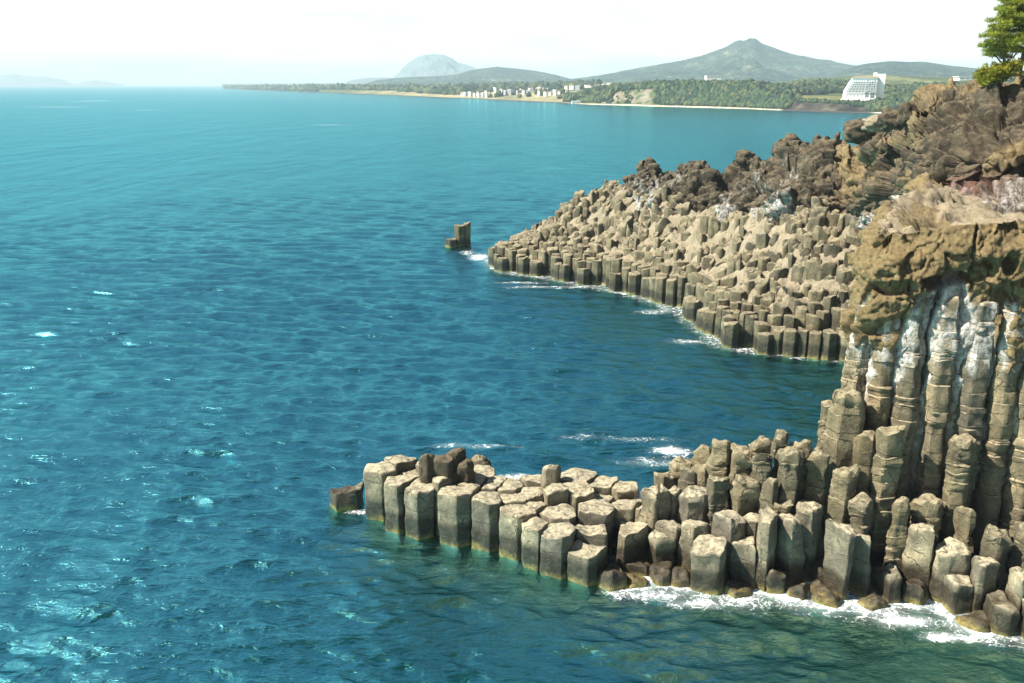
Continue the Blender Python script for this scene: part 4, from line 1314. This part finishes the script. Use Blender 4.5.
house('cabin', 829.5, 101, W(830, 101, z=4)[1], 5.5, 4.0, 6, 'small white building standing on the lawn left of the white hotel', gable=True, roofmat=M_WHITE, nwin=2)
house('long_building', 714, 78.6, 1250, 14, 2.4, 14, 'long low white building on the green below the highest hill', nwin=4)
house('long_building', 982, 80.2, 1000, 44, 3.0, 14, 'long white building among the trees left of the pine', nwin=8)
house('long_building', 580, 103.9, coast(580, 16)[0][1], 16, 2.4, 5, 'low white waterfront building at the right end of the far town', nwin=4)
house('greenhouse', 840, 82.0, 1500, 36, 1.6, 30, 'long pale greenhouse strip behind the white hotel', roofmat=M_WHITE)
hr = random.Random(5)
hs = []
for i in range(34):
    px = hr.uniform(494, 566); f = hr.random()
    hs.append((px, 93.2 + (px - 494) / 72 * 1.5 - 4 * f, f, hr.uniform(2.0, 4.0), hr.uniform(1.6, 2.8)))
for i in range(7): hs.append((461 + i * 4.3 + hr.uniform(-1, 1), 96.2 + hr.uniform(-.4, .4), 0.0, hr.uniform(2.4, 3.8), hr.uniform(2.2, 3.4)))
for i in range(9): hs.append((566 + i * 6 + hr.uniform(-2, 2), 88 - i * 0.25 + hr.uniform(-1, 1), 0.8, hr.uniform(2.5, 5), hr.uniform(1.5, 2.5)))
for i in range(3): hs.append((372 + i * 9 + hr.uniform(-2, 2), 93.5, 0.1, 3, 1.6))
for i, (px, py, f, wpx, hpx) in enumerate(hs):
    wl_y = float(np.interp(px, uu2, cy2))
    Yd = wl_y + 70 + 420 * f
    t_ = house('house', px, py, Yd, wpx, hpx, wpx * Yd / FPX * 0.8, 'tiny pale house of the town on the far shore', 'pale houses of the far town', roofmat=[M_WHITE, M_GREY, M_TAN, M_WHITE][i % 4], wall=[M_CREAM, M_CREAM, M_WHITE, M_GREY][i % 4], gable=i % 2 == 0)
    t_.rotation_euler = (0, 0, -hr.uniform(0.3, 1.0))
house('tall_house', 470, 90.5, 1900, 5, 2.6, 9, 'pale block standing apart above the houses of the far town', nwin=2)

# ------------------------------------------------------------------ pine trees on the ridge
M_BARK = simple('pine_bark', (0.15, 0.09, 0.055), 0.95, 0.4, 6)


def leaf_mat(name, a, b):
    k = NT(name)
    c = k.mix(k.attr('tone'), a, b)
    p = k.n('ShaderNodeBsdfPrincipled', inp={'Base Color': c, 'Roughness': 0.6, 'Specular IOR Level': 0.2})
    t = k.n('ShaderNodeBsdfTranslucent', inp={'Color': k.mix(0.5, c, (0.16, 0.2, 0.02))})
    return k.surf(k.n('ShaderNodeMixShader', inp={0: 0.3, 1: p.outputs[0], 2: t.outputs[0]}).outputs[0])


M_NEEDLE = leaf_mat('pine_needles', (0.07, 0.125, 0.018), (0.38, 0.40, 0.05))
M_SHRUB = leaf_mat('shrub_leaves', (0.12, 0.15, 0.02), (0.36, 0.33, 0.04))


def tube(pts, rad, n=8):
    V, F = [], []
    pts = np.array(pts, float)
    for i, p in enumerate(pts):
        d = pts[min(i + 1, len(pts) - 1)] - pts[max(i - 1, 0)]; d /= np.linalg.norm(d)
        a = np.cross(d, (0.3, 0.9, 0.2)); a /= np.linalg.norm(a); b = np.cross(d, a)
        for j in range(n):
            t = 2 * math.pi * j / n
            V.append(p + rad[i] * (a * math.cos(t) + b * math.sin(t)))
    return np.array(V), grid_faces(len(pts), n, wrap=True)


def tufts(centers, radii, n, size, seed, flat=0.35, wid=0.17):
    r = np.random.default_rng(seed)
    Vs, Ts = [], []
    for c, R_ in zip(centers, radii):
        nn = int(n * (R_ / 0.8) ** 2)
        d = r.normal(0, 1, (nn, 3)); d /= np.linalg.norm(d, axis=1, keepdims=True)
        rad_ = R_ * r.random(nn) ** 0.45
        p = c + d * rad_[:, None] * np.array((1, 1, flat))
        # each tuft: three narrow blades
        for b in range(3):
            ax = d * np.array((0.8, 0.8, 0.3)) + r.normal(0, 0.45, (nn, 3)) + np.array((0, 0, 0.55)); ax /= np.linalg.norm(ax, axis=1, keepdims=True)
            sd = np.cross(ax, r.normal(0, 1, (nn, 3))); sd /= np.linalg.norm(sd, axis=1, keepdims=True)
            L = size * r.uniform(0.7, 1.3, (nn, 1)); wd = size * wid
            q = np.stack([p - sd * wd, p + sd * wd, p + ax * L + sd * wd * 0.5, p + ax * L - sd * wd * 0.5], 1)
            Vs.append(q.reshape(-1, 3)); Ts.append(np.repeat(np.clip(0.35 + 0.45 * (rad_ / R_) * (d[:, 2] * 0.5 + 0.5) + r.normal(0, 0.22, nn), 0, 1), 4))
    V = np.concatenate(Vs)
    return V, np.arange(len(V)).reshape(-1, 4), np.concatenate(Ts)


def pine(base, height, spread, lean, seed, label, pads, trunk_r=0.16):
    r = random.Random(seed)
    t = thing('pine_tree', label, 'pine tree', tuple(base), 'pines on the ridge')
    tr = [(lean[0] * (z / height) ** 1.3 * height + 0.08 * math.sin(z * 1.7 + seed), lean[1] * z, z) for z in np.linspace(-0.8, height, 12)]
    V, F = tube(tr, np.linspace(trunk_r, 0.03, 12))
    link('trunk', mesh_np('trunk', V, F), M_BARK, parent=t)
    cen, rd = [], []
    for i in range(pads):
        f = 0.36 + 0.64 * (i + 0.5) / pads
        z = f * height
        k_ = min(11, max(0, f * 11)); p0 = np.array(tr[int(k_)])
        reach = spread * (1.05 - f * 0.75) * r.uniform(0.65, 1.1)
        a = i * 2.39996 + r.uniform(-.4, .4)
        tip = np.array((p0[0] + reach * math.cos(a), p0[1] + reach * math.sin(a), z + reach * 0.18))
        Vb, Fb = tube([p0, (p0 + tip) / 2 + np.array((0, 0, -0.05)), tip], [0.05, 0.035, 0.015], 6)
        link('limb', mesh_np('limb', Vb, Fb), M_BARK, parent=t)
        for q in (0.5, 0.8, 1.05):
            c = p0 + (tip - p0) * q + np.array((r.uniform(-.2, .2), r.uniform(-.2, .2), 0.1 + r.uniform(-.08, .12)))
            cen.append(c); rd.append(r.uniform(0.38, 0.62) * (1.2 - 0.4 * f))
    cen.append(np.array(tr[-1])); rd.append(0.4)
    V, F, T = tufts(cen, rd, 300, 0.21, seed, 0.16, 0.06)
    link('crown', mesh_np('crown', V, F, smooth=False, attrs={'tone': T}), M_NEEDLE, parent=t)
    return t


p = W(1021, 74, Y=53)
pine((p[0], p[1], p[2] - 0.5), 6.4, 2.4, (0.02, 0.0), 3, 'green pine with the thicker brown trunk at the top right edge of the ridge', 26)
p = W(1003, 77, Y=52.2)
pine((p[0], p[1], p[2] - 0.5), 4.5, 1.6, (-0.03, 0.0), 8, 'smaller thin-trunked pine leaning left of the thicker pine', 18, 0.08)
p = W(1052, 74, Y=55)
pine((p[0], p[1], p[2] - 0.5), 6.8, 2.4, (0.0, 0.0), 15, 'pine cut by the right edge of the photo behind the thicker pine', 24)
for j, (px, py, w_, h_, lab) in enumerate([(990, 78, 0.62, 0.62, 'yellow green shrub under the pines at the ridge edge'), (1003, 72, 0.6, 0.75, 'taller green shrub between the yellow shrub and the pine trunk')]):
    p = W(px, py, Y=52)
    s_ = thing('shrub', lab, 'shrub', (p[0], p[1], p[2] - 0.5))
    r = random.Random(j + 40)
    cen = [np.array((r.uniform(-1, 1) * w_, r.uniform(-.6, .6), 0.25 + r.uniform(0, 1) * h_)) for _ in range(16)]
    V, F, T = tufts(cen, [0.36] * 16, 300, 0.15, 60 + j, 0.8)
    link('foliage', mesh_np('foliage', V, F, smooth=False, attrs={'tone': T}), M_SHRUB, parent=s_)
    for q in range(4):
        a = q * 1.6
        Vb, Fb = tube([(0, 0, -0.3), (0.2 * math.cos(a), 0.2 * math.sin(a), 0.3), (0.5 * w_ * math.cos(a), 0.4 * math.sin(a), 0.8 * h_)], [0.03, 0.02, 0.01], 5)
        link('stem', mesh_np('stem', Vb, Fb), M_BARK, parent=s_)

# ------------------------------------------------------------------ haze
bpy_me = bpy.data.meshes.new('haze')
x0, x1, y0, y1, z0, z1 = -13000, 13000, -400, 13200, -8, 250
vb = [(x, y, z) for x in (x0, x1) for y in (y0, y1) for z in (z0, z1)]
bpy_me.from_pydata(vb, [], [(0, 1, 3, 2), (4, 6, 7, 5), (0, 4, 5, 1), (2, 3, 7, 6), (0, 2, 6, 4), (1, 5, 7, 3)])
k = NT('haze_air')
pv = k.n('ShaderNodeVolumePrincipled', inp={'Color': (0.64, 0.87, 0.975, 1), 'Density': 0.00017, 'Anisotropy': 0.0})
k.t.links.new(pv.outputs[0], k.out.inputs['Volume'])
o = link('haze', bpy_me, k.m)
tag(o, kind='stuff')

# ------------------------------------------------------------------ sun, sky, view
EL, AZ = R(47), R(-8)         # azimuth measured from straight left, turning ahead
sdir = Vector((-math.cos(EL) * math.cos(AZ), math.cos(EL) * math.sin(AZ), math.sin(EL)))
sl = bpy.data.lights.new('sun', 'SUN')
sl.energy = 5.0
sl.angle = R(0.5)
sl.color = (1.0, 0.94, 0.83)
so_ = bpy.data.objects.new('sun', sl)
COL.objects.link(so_)
so_.rotation_euler = (-sdir).to_track_quat('-Z', 'Y').to_euler()
so_.location = (-40, 0, 60)

w = bpy.data.worlds.new('World')
scene.world = w
w.use_nodes = True
nt = w.node_tree
nt.nodes.clear()
wo = nt.nodes.new('ShaderNodeOutputWorld'); bg = nt.nodes.new('ShaderNodeBackground')
sky = nt.nodes.new('ShaderNodeTexSky')
sky.sky_type = 'NISHITA'
sky.sun_disc = False
sky.sun_elevation = EL
sky.sun_rotation = math.atan2(sdir.x, sdir.y)
sky.altitude = 20
sky.air_density = 1.0
sky.dust_density = 1.0
sky.ozone_density = 1.5
bg.inputs['Strength'].default_value = 0.05
# thin bright cloud veil
tc = nt.nodes.new('ShaderNodeTexCoord')
mp = nt.nodes.new('ShaderNodeMapping'); mp.inputs['Scale'].default_value = (1.0, 1.0, 4.0)
nz = nt.nodes.new('ShaderNodeTexNoise'); nz.inputs['Scale'].default_value = 4.0; nz.inputs['Detail'].default_value = 6
rp = nt.nodes.new('ShaderNodeValToRGB'); rp.color_ramp.elements[0].position = 0.35; rp.color_ramp.elements[1].position = 0.65
rp.color_ramp.elements[0].color = (0.35, 0.35, 0.35, 1); rp.color_ramp.elements[1].color = (0.75, 0.75, 0.75, 1)
bw = nt.nodes.new('ShaderNodeRGBToBW')
mx = nt.nodes.new('ShaderNodeMix'); mx.data_type = 'RGBA'
L = nt.links.new
L(tc.outputs['Generated'], mp.inputs['Vector']); L(mp.outputs[0], nz.inputs['Vector']); L(nz.outputs['Fac'], rp.inputs['Fac'])
L(sky.outputs[0], bw.inputs[0]); vm_ = nt.nodes.new('ShaderNodeMath'); vm_.operation = 'MULTIPLY'; L(rp.outputs[0], vm_.inputs[0])
vr_ = nt.nodes.new('ShaderNodeMapRange'); sx2 = nt.nodes.new('ShaderNodeSeparateXYZ'); L(tc.outputs['Generated'], sx2.inputs[0]); L(sx2.outputs['Z'], vr_.inputs['Value'])
for a_, v_ in (('From Min', 0.08), ('From Max', 0.35), ('To Min', 1.2), ('To Max', 0.15)): vr_.inputs[a_].default_value = v_
L(vr_.outputs[0], vm_.inputs[1]); L(vm_.outputs[0], mx.inputs[0]); L(sky.outputs[0], mx.inputs[6]); L(bw.outputs[0], mx.inputs[7])
sx = nt.nodes.new('ShaderNodeSeparateXYZ'); L(tc.outputs['Generated'], sx.inputs[0])
el_ = nt.nodes.new('ShaderNodeMapRange'); el_.interpolation_type = 'SMOOTHSTEP'
L(sx.outputs['Z'], el_.inputs['Value'])
for a_, v_ in (('From Min', 0.03), ('From Max', 0.15), ('To Min', 2.5), ('To Max', 0.85)): el_.inputs[a_].default_value = v_
vb_ = nt.nodes.new('ShaderNodeVectorMath'); vb_.operation = 'SCALE'
L(mx.outputs[2], vb_.inputs[0]); L(el_.outputs[0], vb_.inputs['Scale'])
cm_ = nt.nodes.new('ShaderNodeMapping'); cm_.inputs['Scale'].default_value = (3.0, 3.0, 22.0); L(tc.outputs['Generated'], cm_.inputs['Vector'])
cn_ = nt.nodes.new('ShaderNodeTexNoise'); cn_.inputs['Scale'].default_value = 2.2; cn_.inputs['Detail'].default_value = 7; cn_.inputs['Roughness'].default_value = 0.55; L(cm_.outputs[0], cn_.inputs['Vector'])
cr_ = nt.nodes.new('ShaderNodeMapRange'); L(cn_.outputs['Fac'], cr_.inputs['Value'])
for a_, v_ in (('From Min', 0.35), ('From Max', 0.65), ('To Min', 0.76), ('To Max', 1.14)): cr_.inputs[a_].default_value = v_
vc_ = nt.nodes.new('ShaderNodeVectorMath'); vc_.operation = 'SCALE'; L(vb_.outputs[0], vc_.inputs[0]); L(cr_.outputs[0], vc_.inputs['Scale'])
L(vc_.outputs[0], bg.inputs['Color']); L(bg.outputs[0], wo.inputs['Surface'])

scene.view_settings.view_transform = 'Standard'
scene.view_settings.look = 'None'
scene.view_settings.gamma = 1.0
scene.view_settings.exposure = 1.5
scene.render.engine = 'CYCLES'
scene.cycles.use_denoising = True
scene.cycles.max_bounces = 6
scene.cycles.diffuse_bounces = 1
scene.cycles.glossy_bounces = 2
scene.cycles.transparent_max_bounces = 8
scene.cycles.volume_bounces = 0
scene.cycles.sample_clamp_indirect = 4.0
scene.cycles.sample_clamp_direct = 12.0
